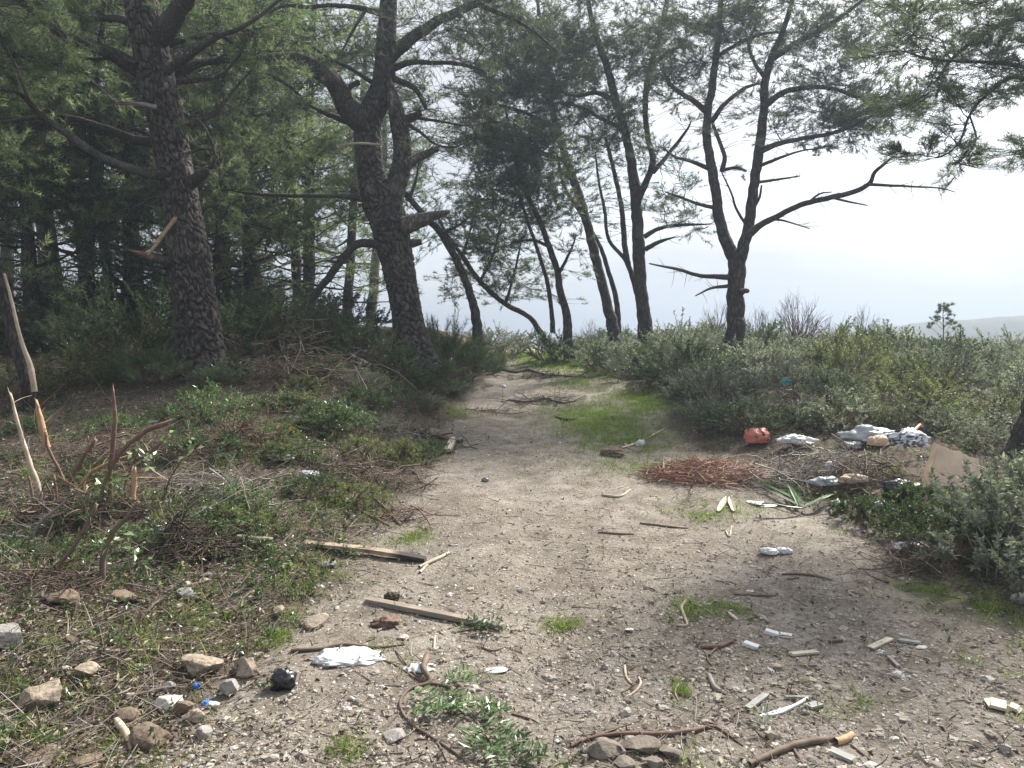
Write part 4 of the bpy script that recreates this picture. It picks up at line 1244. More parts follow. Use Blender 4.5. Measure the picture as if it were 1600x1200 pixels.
for (x, y) in pts:
    nzv = float(fbm(np.array([x * 0.35]), np.array([y * 0.35]), oct=2, seed=88)[0]) + rng.normal(0, 0.12)
    kd = "yellow" if nzv > 0.26 else ("dark" if nzv < -0.2 else "grey")
    cx, hw = float(path_cx(y)), float(path_hw(y))
    edge = min(1.0, 0.55 + 0.35 * (x - cx - hw)) * (0.6 if y < 9.8 else 1.0)
    sc = (0.78 + 0.022 * y) * rng.uniform(0.8, 1.15)
    sz = edge * rng.uniform(0.55, 1.3) * (0.62 if y > 17 else (0.8 if y > 14 else 1.0))
    place(kd, int(rng.integers(0, 4)), x, y, rng.uniform(0, 6.28), sc, {"grey": "grey-green", "yellow": "yellow-green", "dark": "dark green"}[kd] + " shrub, " + NTH[(x, y)], GR, sz)

# shrubs near the camera at the edge of the track, beneath the cardboard
for (a, b_, kd, i, sc, lab) in [(1590, 935, "near", 0, 0.95, "grey-leaved shrub crowding the track edge by the pale stone"), (1520, 905, "near", 1, 0.7, "dark leafy shrub at the track edge over the yellowish grass"),
                               (1440, 862, "near", 1, 0.55, "low dark shrub growing over the grey plastic sheet"), (1612, 850, "near", 0, 0.6, "grey-leaved shrub below the leaning pine trunk"),
                               (1350, 835, "near", 1, 0.42, "small dark shrub in front of the striped cloth"), (1530, 836, "near", 0, 0.36, "grey-leaved shrub in front of the cardboard"),
                               (1665, 900, "near", 0, 1.0, "tall grey-leaved shrub at the margin of the view over the pale stone"), (1440, 815, "near", 1, 0.42, "small dark shrub growing against the cardboard's lower edge"), (1700, 820, "near", 0, 0.8, "broad grey shrub past the leaning pine")]:
    p = pg(a, b_); place(kd, i, p[0] + 0.1, p[1] + 0.3, rng.uniform(0, 6.28), sc, lab, "shrubs at the track edge under the cardboard")

# bare broom bushes against the sky
for (a, d, i, sc, sz, lab) in [(1250, 19.0, 0, 1.35, 1.0, "large bare rounded bush of fine grey twigs against the sky"), (1345, 19.5, 1, 1.2, 1.0, "dark upright broom bush next to the large bare rounded bush"),
                              (1120, 17.5, 0, 1.1, 1.0, "bare twiggy bush touching the forked pine's trunk on its track side"), (1183, 18.0, 0, 1.0, 1.0, "small bare bush touching the forked pine's trunk on its open side"),
                              (1300, 19.2, 1, 0.9, 0.9, "low twiggy bush between the rounded bush and the broom bush"), (925, 19.5, 1, 0.9, 0.8, "low bare bush behind the shrubs near the leaning twin pine"),
                              (1060, 18.5, 1, 0.9, 0.75, "low twiggy bush between the straight pine and the forked pine"), (1420, 13.0, 1, 0.8, 0.8, "grey broom bush inside the shrub mass before the sapling"), (1220, 12.5, 0, 0.6, 0.8, "small bare grey bush inside the shrub mass behind the turquoise scrap"), (1520, 15.5, 0, 0.8, 0.8, "bare bush inside the shrub mass below the hills"), (1330, 11.0, 1, 0.55, 0.8, "small broom bush in the shrub mass straight behind the bluish sack"), (1370, 15.0, 0, 0.85, 0.9, "brownish bare bush within the shrub mass below the broom bush")]:
    p = base_at(a, 520, d)
    place("bare", i, p[0], p[1], rng.uniform(0, 6.28), sc, lab, "bare bushes on the skyline", sz)

# pine sapling on the skyline
p = base_at(1473, 520, 18.5) + (0, 0, 0.12)
T = Pine(p, "young pine sapling sticking up above the shrubs before the hills", name="pine_sapling", group=None)
T.limb([p + (0, 0, -.05), p + (0.02, 0, 0.5), p + (0, 0.02, 0.95), p + (0.03, 0, 1.18)], [0.018, 0.013, 0.008, 0.003], "trunk", "bark_limb", 6, seg=0.1)
for k in range(14):
    z = 0.35 + 0.055 * k; az = k * 2.4; ln = 0.30 * (1 - k / 17)
    a = p + np.array([0.01, 0, z]); e = a + np.array([math.cos(az) * ln, math.sin(az) * ln, ln * 0.9])
    T.limb([a, (a + e) / 2 + np.array([0, 0, -0.03]), e], [0.006, 0.005, 0.002], "branch", "bark_limb", 4, seg=0.08)
    T.cloud(e, (0.05, 0.05, 0.08), 2, 3, needles=26, nlen=0.07, nw=0.006, spread=0.04)
T.finish()

# undergrowth of the wood and the bank
UL = "dark shrub in the shaded undergrowth of the wood"
for (a, d, kd, i, sc, sz, lab, gr) in [
        (-160, 8.5, "dark", 0, 0.9, 0.8, UL, "undergrowth shrubs"), (-260, 10.0, "dark", 1, 1.1, 0.8, UL, "undergrowth shrubs"), (-120, 11.5, "feather", 0, 1.2, 0.8, UL, "undergrowth shrubs"), (-240, 7.2, "yellow", 0, 0.7, 0.7, UL, "undergrowth shrubs"),
        (20, 8.0, "yellow", 0, 0.75, 0.7, "olive-leaved low shrub at the foot of the peeled dead stem", "undergrowth shrubs"), (110, 8.6, "yellow", 0, 0.85, 0.75, "sunlit olive shrub in front of the dark undergrowth", "undergrowth shrubs"),
        (190, 9.3, "dark", 0, 0.95, 0.9, "dark glossy shrub beside the thick plated pine's foot", "undergrowth shrubs"), (235, 8.7, "feather", 0, 0.75, 0.75, "dark feathery shrub in front of the thick plated pine's foot", "undergrowth shrubs"),
        (225, 9.9, "dark", 1, 1.1, 1.15, "tall dark shrub close behind the thick plated pine", "undergrowth shrubs"), (130, 10.5, "feather", 1, 1.0, 0.9, UL, "undergrowth shrubs"),
        (60, 11.0, "dark", 1, 1.1, 0.8, UL, "undergrowth shrubs"), (-30, 10.0, "dark", 0, 1.1, 0.8, UL, "undergrowth shrubs"), (0, 13.0, "feather", 0, 1.3, 0.9, UL, "undergrowth shrubs"),
        (110, 13.5, "dark", 1, 1.3, 0.8, UL, "undergrowth shrubs"), (190, 13.5, "dark", 0, 1.3, 0.9, UL, "undergrowth shrubs"), (260, 14.0, "feather", 0, 1.4, 1.0, UL, "undergrowth shrubs"),
        (330, 8.55, "feather", 1, 0.42, 1.0, "small fresh green sprig bush growing against the thick plated pine's bark", "undergrowth shrubs"),
        (390, 10.3, "dark", 1, 1.0, 1.0, "dark shrub on the bank just past the thick plated pine", "shrubs heaped on the bank"), (450, 10.6, "dark", 0, 1.05, 1.0, "dark shrub behind the tangle of cut brush", "shrubs heaped on the bank"),
        (510, 11.0, "feather", 0, 0.95, 0.85, "feathery dark shrub below the snapped hanging limb", "shrubs heaped on the bank"), (560, 10.4, "dark", 1, 0.85, 0.85, "dark shrub in front of the old forked pine, brush tangle side", "shrubs heaped on the bank"),
        (615, 10.4, "dark", 0, 0.8, 0.8, "dark glossy shrub right in front of the old forked pine's foot", "shrubs heaped on the bank"), (665, 10.8, "dark", 1, 0.75, 0.75, "dark shrub at the track side of the old forked pine's foot", "shrubs heaped on the bank"),
        (690, 12.4, "feather", 0, 1.0, 1.15, "drooping feathery green broom behind the old forked pine's foot", "shrubs heaped on the bank"), (725, 13.0, "feather", 0, 0.85, 0.95, "feathery broom at the foot of the bare leaning pine", "shrubs heaped on the bank"),
        (700, 11.2, "grey", 0, 0.6, 0.6, "small grey-green shrub where the bank meets the track", "shrubs heaped on the bank"), (765, 15.0, "grey", 1, 0.75, 0.6, "low grey-green shrub at the track side near the bare leaning pine", "shrubs heaped on the bank"),
        (800, 17.5, "grey", 0, 0.9, 0.6, "low shrub at the far end of the bank under the slanting pine", "shrubs heaped on the bank"), (865, 16.0, "dark", 0, 0.85, 1.0, "dark round bush at the foot of the slim twin pine", "shrubs heaped on the bank"),
        (420, 9.0, "grey", 0, 0.5, 0.7, "small grey-green shrub between the brush tangle and the cut twig bush", "shrubs heaped on the bank"), (500, 9.2, "dark", 0, 0.6, 0.7, "dark low shrub in front of the wide brush tangle", "shrubs heaped on the bank"),
        (555, 9.3, "grey", 1, 0.55, 0.7, "grey-green low shrub in front of the brush tangle near the long pale stick", "shrubs heaped on the bank"), (610, 9.4, "dark", 1, 0.5, 0.8, "small dark shrub between the long pale stick and the track", "shrubs heaped on the bank"), (655, 9.6, "grey", 0, 0.5, 0.7, "small grey-green shrub at the bank foot beside the curved pale stick", "shrubs heaped on the bank"),
        (590, 8.2, "grey", 1, 0.35, 0.6, "tiny grey-green shrub on the weedy slope above the post end", "shrubs heaped on the bank"), (370, 9.6, "dark", 0, 0.6, 0.8, "dark shrub at the thick plated pine's track side", "shrubs heaped on the bank"), (520, 7.6, "low", 0, 1.0, 0.8, "leafy clump on the weedy slope below the pale crumpled cup", "shrubs heaped on the bank"), (640, 7.4, "low", 1, 0.8, 0.7, "leafy clump where the weedy slope meets the track by the post end", "shrubs heaped on the bank"),
        (1010, 14.2, "grey", 0, 0.85, 0.75, "grey-green shrub bordering the grass strip at its upper end", "shrubs bordering the grass strip"), (1060, 12.6, "grey", 1, 0.85, 0.8, "grey-green shrub bordering the grass strip below the straight pine", "shrubs bordering the grass strip"), (1105, 11.0, "grey", 0, 0.8, 0.8, "grey-green shrub bordering the grass strip nearer the coral bag", "shrubs bordering the grass strip"),
        (1110, 9.6, "grey", 1, 0.62, 0.75, "small grey-green shrub at the lower corner of the grass strip", "shrubs bordering the grass strip"), (960, 16.8, "grey", 1, 0.8, 0.7, "grey-green shrub at the foot of the leaning double pine", "shrubs bordering the grass strip"), (920, 18.0, "grey", 0, 0.8, 0.65, "grey-green shrub between the slim twin pine and the leaning double pine", "shrubs bordering the grass strip"),
        (1170, 9.0, "grey", 0, 0.6, 0.8, "grey-green shrub right behind the coral striped bag", "shrubs behind the rubbish heap"), (1260, 8.9, "grey", 1, 0.62, 0.8, "grey-green shrub behind the crumpled white bag", "shrubs behind the rubbish heap"), (1350, 8.8, "yellow", 0, 0.6, 0.75, "yellowish shrub behind the bluish sack", "shrubs behind the rubbish heap"), (1425, 8.7, "grey", 0, 0.62, 0.8, "grey-green shrub behind the striped cloth", "shrubs behind the rubbish heap"),
        (1490, 8.3, "grey", 1, 0.6, 0.8, "grey-green shrub behind the cardboard", "shrubs behind the rubbish heap"), (1545, 7.7, "grey", 0, 0.5, 0.75, "grey-green shrub between the cardboard and the leaning pine", "shrubs behind the rubbish heap"), (1310, 9.6, "dark", 0, 0.75, 0.9, "dark shrub one row behind the bluish sack", "shrubs behind the rubbish heap"), (1560, 8.8, "yellow", 0, 0.7, 0.85, "yellowish shrub behind the leaning pine's foot", "shrubs behind the rubbish heap"),
        (460, 13.0, "dark", 1, 1.2, 0.9, UL, "undergrowth shrubs"), (540, 13.5, "dark", 0, 1.2, 0.8, UL, "undergrowth shrubs"), (400, 15.0, "feather", 0, 1.4, 0.9, UL, "undergrowth shrubs"), (350, 12.0, "dark", 1, 1.1, 0.9, UL, "undergrowth shrubs"),
        (770, 19.5, "grey", 1, 1.0, 0.7, "shrub on the skyline beneath the slanting pine's foliage", "shrubs heaped on the bank"), (820, 20.5, "dark", 1, 0.9, 0.6, "skyline shrub beside the slim twin pine", "shrubs heaped on the bank")]:
    p = base_at(a, 520, d)
    if lab is UL: lab = where(p + (0, 0, 0.6), "wood", "shaded " + ("feathery" if kd == "feather" else "leafy") + " undergrowth shrub")
    place(kd, i, p[0], p[1], rng.uniform(0, 6.28), sc, lab, gr, sz)

# low leafy regrowth on the cleared slope
LOW = "low leafy regrowth clump among the cut stems of the cleared slope"
for k in range(34):
    a, b_ = rng.uniform(-40, 690), rng.uniform(640, 890)
    if a > 600 and b_ < 700: continue
    if b_ > 860 and a > 480: continue
    p = pg(a, b_)
    if not np.isfinite(p).all(): continue
    kl = int(rng.choice([0, 0, 1, 2]))
    place("low", kl, p[0], p[1], rng.uniform(0, 6.28), rng.uniform(0.3, 0.68), where(p, "slope", "low " + ("dark", "yellowish", "bright green")[kl] + " leafy clump"), "low regrowth on the cleared slope", rng.uniform(0.5, 0.9))

for k in range(46):
    a, b_ = rng.uniform(300, 735), rng.uniform(585, 725)
    if a > 690 and b_ > 620: continue
    p = pg(a, b_)
    if not np.isfinite(p).all(): continue
    kl = int(rng.choice([0, 0, 1, 2]))
    place("low", kl, p[0], p[1], rng.uniform(0, 6.28), rng.uniform(0.4, 0.9), where(p, "slope", "low " + ("dark", "yellowish", "bright green")[kl] + " leafy clump"), "low regrowth on the cleared slope", rng.uniform(0.5, 1.0))
for kind, pl in PROTO.items():
    for o in pl:
        if id(o) not in proto_used:
            for ch in list(o.children): bpy.data.objects.remove(ch)
            bpy.data.objects.remove(o)

#@@DETAILS@@
# ------------------------------------------------------------------ loose things on the ground
import bmesh
FWD = np.array([0.0, CP, SP])


def depth_of(p):
    return float(np.dot(np.asarray(p) - EYE, FWD))


def ico(sub):
    bm = bmesh.new(); bmesh.ops.create_icosphere(bm, subdivisions=sub, radius=1.0)
    V = np.array([v.co[:] for v in bm.verts]); Fc = np.array([[v.index for v in f.verts] for f in bm.faces]); bm.free()
    return V, Fc


ICO = {k: ico(k) for k in (1, 2, 3, 4)}
ICO[0] = (np.array([[1.0, 0, 0], [-1, 0, 0], [0, 1, 0], [0, -1, 0], [0, 0, 1], [0, 0, -1]]), np.array([[0, 2, 4], [2, 1, 4], [1, 3, 4], [3, 0, 4], [2, 0, 5], [1, 2, 5], [3, 1, 5], [0, 3, 5]]))


def rock_shape(r, seed, cuts=13, sub=3, rough=0.17):
    g_ = np.random.default_rng(seed)
    V, Fc = ICO[sub]; V = V.copy()
    for _ in range(cuts):
        n = g_.normal(size=3); n /= np.linalg.norm(n); h = g_.uniform(0.45, 0.85)
        d = V @ n
        V = V - np.maximum(d - h, 0)[:, None] * n
    V = V * (1 + rough * fbm(V[:, 0] * 2.1 + seed, V[:, 1] * 2.1, V[:, 2] * 2.1, oct=5, seed=seed % 50))[:, None]
    V = V * np.asarray(r)
    return V, Fc


def rock(px, py, w, h, mat, label, seed, flat=0.75, name="rock", group="rocks strewn on the cleared slope", sink=0.5, dep=0.85):
    p = pg(px, py + h * 0.25); d = depth_of(p)
    rx = w * d / FPX / 2 * 1.12; rz = max(h * d / FPX / 2 * flat * 1.25, 0.012)
    V, Fc = rock_shape((rx, rx * dep, rz), seed, sub=4 if w > 44 else 3)
    V[:, 2] += rz * (1 - sink)
    o = mk(name, V, Fc, M[mat], None, None, False)
    o.data.polygons.foreach_set("use_smooth", np.full(len(Fc), False))
    o.location = tuple(p); o.rotation_euler = (rng.normal(0, 0.12), rng.normal(0, 0.12), 0)
    return tag(o, label, "rock", group)


for a in [(70, 1087, 78, 62, "rock_tan", "biggest pale tan boulder near the bottom corner of the cleared slope", 2),
          (14, 997, 52, 58, "rock_grey", "upright grey boulder cut by the view's edge above the big tan boulder", 3),
          (135, 1046, 46, 32, "rock_tan", "angular tan rock directly above and beside the biggest tan boulder", 5),
          (93, 936, 52, 32, "rock_brown", "pointed brown rock below the splintered shrub stems", 7),
          (196, 931, 44, 24, "rock_brown", "low half-buried brown rock below the rooted-up stem", 8),
          (290, 930, 30, 24, "rock_grey", "small squarish rock below the dark root hole", 9),
          (318, 1043, 68, 36, "rock_tan", "flat wide tan rock above the blue scraps", 12),
          (386, 1046, 46, 36, "rock_tan", "reddish tan rock touching the black crumpled bag's side", 15),
          (360, 1077, 34, 34, "rock_grey", "blocky squared grey stone between the blue scraps and the black bag", 17),
          (268, 1098, 46, 40, "rock_pale", "pale whitish rock in the cluster beside the blue scraps", 18),
          (284, 1108, 40, 32, "rock_brown", "dark rock leaning on the pale whitish rock", 20),
          (300, 1120, 34, 30, "rock_tan", "small tan rock at the foot of the blue-scrap cluster", 21),
          (200, 1117, 40, 26, "rock_brown", "brown rock touching the top of the pale wood splinter", 22),
          (242, 1148, 66, 42, "rock_brown", "large dark brown rock beside the pale wood splinter", 25),
          (322, 1146, 32, 26, "rock_grey", "small grey rock past the large dark brown rock", 26),
          (86, 1140, 28, 18, "rock_tan", "small tan stone below the biggest tan boulder", 27),
          (62, 1182, 72, 26, "rock_brown", "long low brown rock at the bottom corner", 28),
          (135, 1182, 70, 28, "rock_brown", "dark brown lump beside the long low rock", 31),
          (434, 958, 20, 26, "rock_tan", "upright narrow tan stone in the grass beside the crossed twigs", 32),
          (494, 973, 44, 24, "rock_tan", "rounded tan stone where the slope meets the track", 33),
          (20, 866, 32, 16, "rock_tan", "flat tan stone at the edge beneath the splintered stems", 34),
          (512, 889, 26, 18, "rock_grey", "grey stone just under the scorched plank", 35),
          (614, 1152, 40, 18, "rock_grey", "flat grey stone lying alone on the track below the white foil", 36),
          (1570, 1167, 24, 18, "rock_grey", "small dark grey stone near the beige tiles", 38),
          (1592, 934, 34, 24, "rock_pale", "pale stone under the shrubs at the track edge", 39),
          (706, 592, 28, 14, "rock_grey", "grey stone where the bank meets the upper track", 40),
          (722, 689, 18, 12, "rock_grey", "small grey stone beside the short wooden post end", 41),
          (690, 680, 44, 18, "rock_brown", "dark earthy lump behind the short wooden post end", 42),
          (262, 1072, 22, 16, "rock_grey", "small grey stone under the flat wide tan rock", 43),
          (330, 1100, 24, 18, "rock_pale", "small pale stone touching the lower blue scrap", 45),
          (110, 1008, 20, 14, "rock_brown", "small brown stone above the angular tan rock", 46),
          (1213, 1043, 26, 14, "rock_tan", "small reddish flat stone beside the pale slat on the track", 47),
          (1205, 1148, 30, 20, "rock_tan", "flat pinkish stone above the torn fallen branch", 48),
          (985, 984, 16, 8, "rock_pale", "small white stone in the middle of the track by the bent pale twig", 49),
          (550, 1096, 14, 8, "rock_pale", "single white pebble under the white foil", 50)]:
    rock(*a)

for (px, py, w, h, s, lab) in [(945, 1170, 60, 34, 61, "crumbling soil clod by the reddish branch, smooth-topped one"), (1000, 1165, 56, 36, 62, "crumbling soil clod in the middle of the clod row"), (1050, 1175, 50, 30, 63, "crumbling soil clod at the end of the clod row toward the torn branch"), (975, 1190, 44, 24, 64, "small soil clod in front of the clod row"), (1022, 1192, 40, 22, 65, "small soil clod closest to the camera in the clod row")]:
    rock(px, py, w, h, "clod", lab, s, 0.6, "soil_clod", "soil clods beside the reddish branch", 0.5, 0.8)


def crumple_amp(mat):
    return {"coral_stripe": 0.22, "plastic_black": 0.34}.get(mat, 0.5)


def crumple(px, py, w, h, mat, label, cat, seed, name="plastic_bag", flat=0.8, dep=0.7, lift=0.0, amp=0.5, group=None, rz=0.0):
    """a crumpled closed bag or sheet"""
    amp = crumple_amp(mat)
    p = pg(px, py + h * 0.35); d = depth_of(p)
    V, Fc = ICO[4]; V = V.copy()
    fine_ = 1 - np.abs(fbm(V[:, 0] * 7 + seed, V[:, 1] * 7, V[:, 2] * 7, oct=2, seed=seed + 3)) * 3
    s = seed * 3.7
    f = fbm(V[:, 0] * 1.6 + s, V[:, 1] * 1.6, V[:, 2] * 1.6, oct=2, seed=seed)
    ridge = 1 - np.abs(fbm(V[:, 0] * 3.2 + s, V[:, 1] * 3.2, V[:, 2] * 3.2, oct=4, seed=seed + 7)) * 3.4
    V = V * (0.85 + amp * 1.3 * f + amp * 0.45 * ridge + 0.10 * fine_)[:, None]
    rx = w * d / FPX / 2; rz_ = h * d / FPX / 2 * flat
    V = V * np.array([rx, rx * dep, rz_])
    V[:, 2] = np.where(V[:, 2] < -rz_ * 0.55, -rz_ * 0.55 + 0.1 * (V[:, 2] + rz_ * 0.55), V[:, 2]) + rz_ * 0.55
    o = mk(name, V, Fc, M[mat], None, None, True)
    o.location = (p[0], p[1], p[2] + lift); o.rotation_euler = (0, 0, rz)
    return tag(o, label, cat, group)


crumple(1200, 862, 34, 14, "plastic_white", "", "plastic bag", 3, flat=0.9)
bpy.data.objects.remove(COL.objects[-1])
bagp = pg(1213, 864)
rt = tag(empty("plastic_bag", bagp), "crumpled white plastic bag lying alone on the bare track", "plastic bag")
for (dx, dy, rx, s) in ((-0.05, -0.01, 0.065, 3), (0.045, 0.02, 0.06, 8), (0.075, -0.005, 0.035, 14), (-0.09, 0.015, 0.03, 19)):
    V, Fc = ICO[4]; V = V.copy()
    rd = 1 - np.abs(fbm(V[:, 0] * 2.6 + s, V[:, 1] * 2.6, V[:, 2] * 2.6, oct=3, seed=s)) * 2.2
    V = V * (0.6 + 0.45 * rd + 0.5 * fbm(V[:, 0] * 1.3 + s, V[:, 1] * 1.3, V[:, 2], oct=2, seed=s))[:, None] * np.array([rx, rx * 0.75, 0.024])
    V[:, 2] = np.maximum(V[:, 2], -0.01) + 0.012; V += (dx, dy, 0)
    mk("fold", V, Fc, M["plastic_white"], rt, None, True)

for a in [(545, 1022, 110, 26, "plastic_white", "flattened white plastic film under the brown stick", "plastic sheet", 4, "plastic_sheet", 0.35, 0.55),
          (510, 1030, 34, 24, "plastic_white", "folded bluish white film at the end of the flattened sheet", "plastic sheet", 6, "plastic_sheet", 0.6),
          (655, 1045, 44, 12, "plastic_white", "thin white film scrap beside the fallen leafy branch", "plastic sheet", 9, "plastic_sheet", 0.3),
          (443, 1062, 42, 44, "plastic_black", "black crumpled bag lying where the rocks meet the track", "plastic bag", 11, "plastic_bag", 0.85, 0.8),
          (307, 1074, 12, 12, "plastic_blue", "bright blue plastic scrap under the flat wide tan rock", "litter", 12, "plastic_scrap", 0.8),
          (323, 1096, 16, 13, "plastic_blue", "bright blue plastic scrap between the pale stones", "litter", 13, "plastic_scrap", 0.8),
          (248, 830, 16, 15, "plastic_white", "white paper scrap by the dark root hole", "litter", 14, "paper_scrap", 0.8),
          (440, 671, 32, 12, "plastic_orange", "orange and white wrapper below the reddish cut twigs", "litter", 15, "wrapper", 0.8),
          (467, 651, 34, 12, "plastic_white", "flat white bag below the reddish cut twigs", "plastic bag", 16, "plastic_bag", 0.6),
          (500, 648, 18, 18, "plastic_white", "small upright white bag beside the flat white bag", "plastic bag", 17),
          (352, 562, 16, 24, "plastic_white", "white rag caught at the foot of the thick plated pine", "rag", 18, "rag"),
          (436, 717, 38, 14, "plastic_pale", "pale plastic scrap on the cleared slope under the wrapper", "litter", 19, "plastic_scrap", 0.6),
          (480, 737, 36, 18, "plastic_pale", "torn pale plastic lump lower on the cleared slope", "litter", 20, "plastic_scrap", 0.6),
          (562, 648, 22, 12, "plastic_pale", "pale crumpled cup among the weeds of the bank", "litter", 21, "plastic_scrap", 0.7),
          (240, 655, 30, 10, "plastic_pale", "pinkish pale sheet beneath the split red log", "litter", 22, "plastic_scrap", 0.5),
          (1000, 688, 14, 14, "plastic_white", "small white scrap at the lower edge of the grass patch", "litter", 23, "paper_scrap", 0.8),
          (663, 600, 7, 6, "plastic_white", "tiny white scrap below the bank shrubs", "litter", 24, "paper_scrap", 0.8),
          (786, 601, 9, 6, "plastic_white", "tiny white scrap on the upper track", "litter", 25, "paper_scrap", 0.8),
          (758, 748, 10, 10, "plastic_grey", "small bluish grey scrap on the bare track", "litter", 26, "paper_scrap", 0.8),
          (1183, 686, 42, 26, "coral_stripe", "coral red striped bag on the edge of the rubbish heap", "plastic bag", 30, "plastic_bag", 1.15, 0.9, 0.03),
          (1242, 692, 54, 20, "plastic_white", "crumpled white bag next to the coral striped bag", "plastic bag", 31, "plastic_bag", 0.8, 0.7, 0.06),
          (1358, 686, 66, 26, "plastic_pale", "pale bluish sack at the back of the rubbish heap", "sack", 32, "sack", 1.0, 0.8, 0.05),
          (1330, 694, 30, 14, "plastic_pale", "small pale bag beside the bluish sack", "plastic bag", 33, "plastic_bag", 0.9, 0.7, 0.04),
          (1297, 744, 14, 22, "plastic_white", "white crushed cup standing in the rubbish heap", "cup", 34, "crushed_cup", 0.9, 0.8, 0.08),
          (1290, 763, 46, 18, "plastic_pale", "bluish white crushed bottle in front of the twigs", "bottle", 35, "crushed_bottle", 0.8, 0.5, 0.1),
          (1332, 762, 44, 20, "cardboard", "brownish crumpled packet beside the crushed bottle", "packet", 36, "packet", 0.8, 0.6, 0.08),
          (1227, 624, 16, 13, "plastic_aqua", "turquoise plastic scrap caught in the shrubs", "litter", 37, "plastic_scrap", 1.0, 0.6, 0.25),
          (1180, 785, 28, 9, "plastic_white", "flat white scrap beside the long green leaves", "litter", 38, "plastic_scrap", 0.5),
          (1425, 862, 56, 24, "plastic_grey", "grey crumpled plastic sheet half under the twigs at the track edge", "plastic sheet", 39, "plastic_sheet", 0.9, 0.7, 0.02),
          (1410, 765, 60, 44, "plastic_black", "black sack underneath the striped cloth", "sack", 40, "sack", 0.9, 0.8, 0.02),
          (1418, 728, 58, 38, "zebra", "black and white striped cloth heaped beside the cardboard", "cloth", 41, "striped_cloth", 0.85, 0.8, 0.24),
          (1372, 717, 34, 24, "cardboard", "crumpled tan paper beside the striped cloth", "paper", 42, "crumpled_paper", 0.8, 0.8, 0.18),
          (1375, 792, 20, 14, "plastic_pale", "pale scrap under the heap's front edge", "litter", 43, "plastic_scrap", 0.6, 0.8, 0.04),
          (1308, 795, 22, 12, "plastic_pale", "pale scrap by the tip of the long green leaves", "litter", 44, "plastic_scrap", 0.6, 0.8, 0.04),
          (957, 707, 34, 16, "rock_brown", "reddish brown lump of bark beside the grass patch", "bark", 46, "bark_lump", 0.9),
          (604, 968, 44, 26, "twig_red", "reddish burnt lump under the grey plank", "burnt lump", 47, "burnt_lump", 0.7),
          (612, 934, 22, 18, "root", "dark burnt lump behind the grey plank", "burnt lump", 48, "burnt_lump", 0.9)]:
    px, py, w, h, mat, lab, cat, seed = a[:8]
    k = a[8:]
    crumple(px, py, w, h, mat, lab, cat, seed, k[0] if len(k) > 0 else "plastic_bag", k[1] if len(k) > 1 else 0.8, k[2] if len(k) > 2 else 0.7, k[3] if len(k) > 3 else 0.0)


def bar_between(a, b, w, t, mat, name, label, cat, group=None, n=14, bend=0.0, burnt=False, tilt=0.0, lift=0.0, taper=0.0):
    """a board lying from a to b: chamfered section, slightly warped, uneven ends"""
    a = np.asarray(a, float); b = np.asarray(b, float)
    ln = np.linalg.norm(b - a); ax = (b - a) / ln
    up = np.array([0, 0, 1.0]); sd = norm(np.cross(up, ax)); up = np.cross(ax, sd)
    sd, up = sd * math.cos(tilt) + up * math.sin(tilt), up * math.cos(tilt) - sd * math.sin(tilt)
    c = min(w, t) * 0.10
    sec = np.array([[-w / 2 + c, 0], [w / 2 - c, 0], [w / 2, c], [w / 2, t - c], [w / 2 - c, t], [-w / 2 + c, t], [-w / 2, t - c], [-w / 2, c]])
    s = np.linspace(0, 1, n)
    V = np.zeros((n, 8, 3)); wob = 0.04
    V[..., 0] = s[:, None] * ln
    k = 1 - taper * s
    V[..., 1] = sec[None, :, 0] * (k * (1 + wob * fbm(s * 6 + ln * 9, s * 0, oct=2, seed=3)))[:, None] + (bend * np.sin(s * math.pi))[:, None]
    V[..., 2] = sec[None, :, 1] * (1 + wob * fbm(s * 6 + 4, s * 0 + ln, oct=2, seed=6))[:, None] + 0.15 * bend * np.sin(s * 3)[:, None]
    V[0, :, 0] += rng.normal(0, w * 0.12, 8); V[-1, :, 0] += rng.normal(0, w * 0.12, 8)
    idx = np.arange(n * 8).reshape(n, 8); A = idx[:-1]; B = idx[1:]; A2 = np.roll(A, -1, 1); B2 = np.roll(B, -1, 1)
    Fc = [np.stack([A, A2, B], -1).reshape(-1, 3), np.stack([A2, B2, B], -1).reshape(-1, 3)]
    for e, fl in ((idx[0], 1), (idx[-1], 0)):
        tri = np.array([[e[0], e[i], e[i + 1]] for i in range(1, 7)])
        Fc.append(tri[:, ::-1] if fl else tri)
    rnd = np.zeros((n, 8))
    if burnt: rnd = np.repeat((0.95 * sstep(0.68, 0.80, s) + 0.9 * np.exp(-((s - 0.1) / 0.035) ** 2) + 0.7 * np.exp(-((s - 0.33) / 0.02) ** 2) + 0.5 * np.exp(-((s - 0.52) / 0.03) ** 2))[:, None], 8, 1)
    o = mk(name, V.reshape(-1, 3), np.concatenate(Fc), M[mat], None, {"rnd": np.clip(rnd, 0, 1).ravel()}, False)
    from mathutils import Matrix
    m4 = Matrix(((ax[0], sd[0], up[0], a[0]), (ax[1], sd[1], up[1], a[1]), (ax[2], sd[2], up[2], a[2] + lift), (0, 0, 0, 1)))
    o.matrix_world = m4
    return tag(o, label, cat, group)


def board(p0, p1, w, t, mat, label, name="plank", cat="plank", **k):
    a, b = pg(*p0), pg(*p1)
    return bar_between(a, b, w, t, mat, name, label, cat, **k)


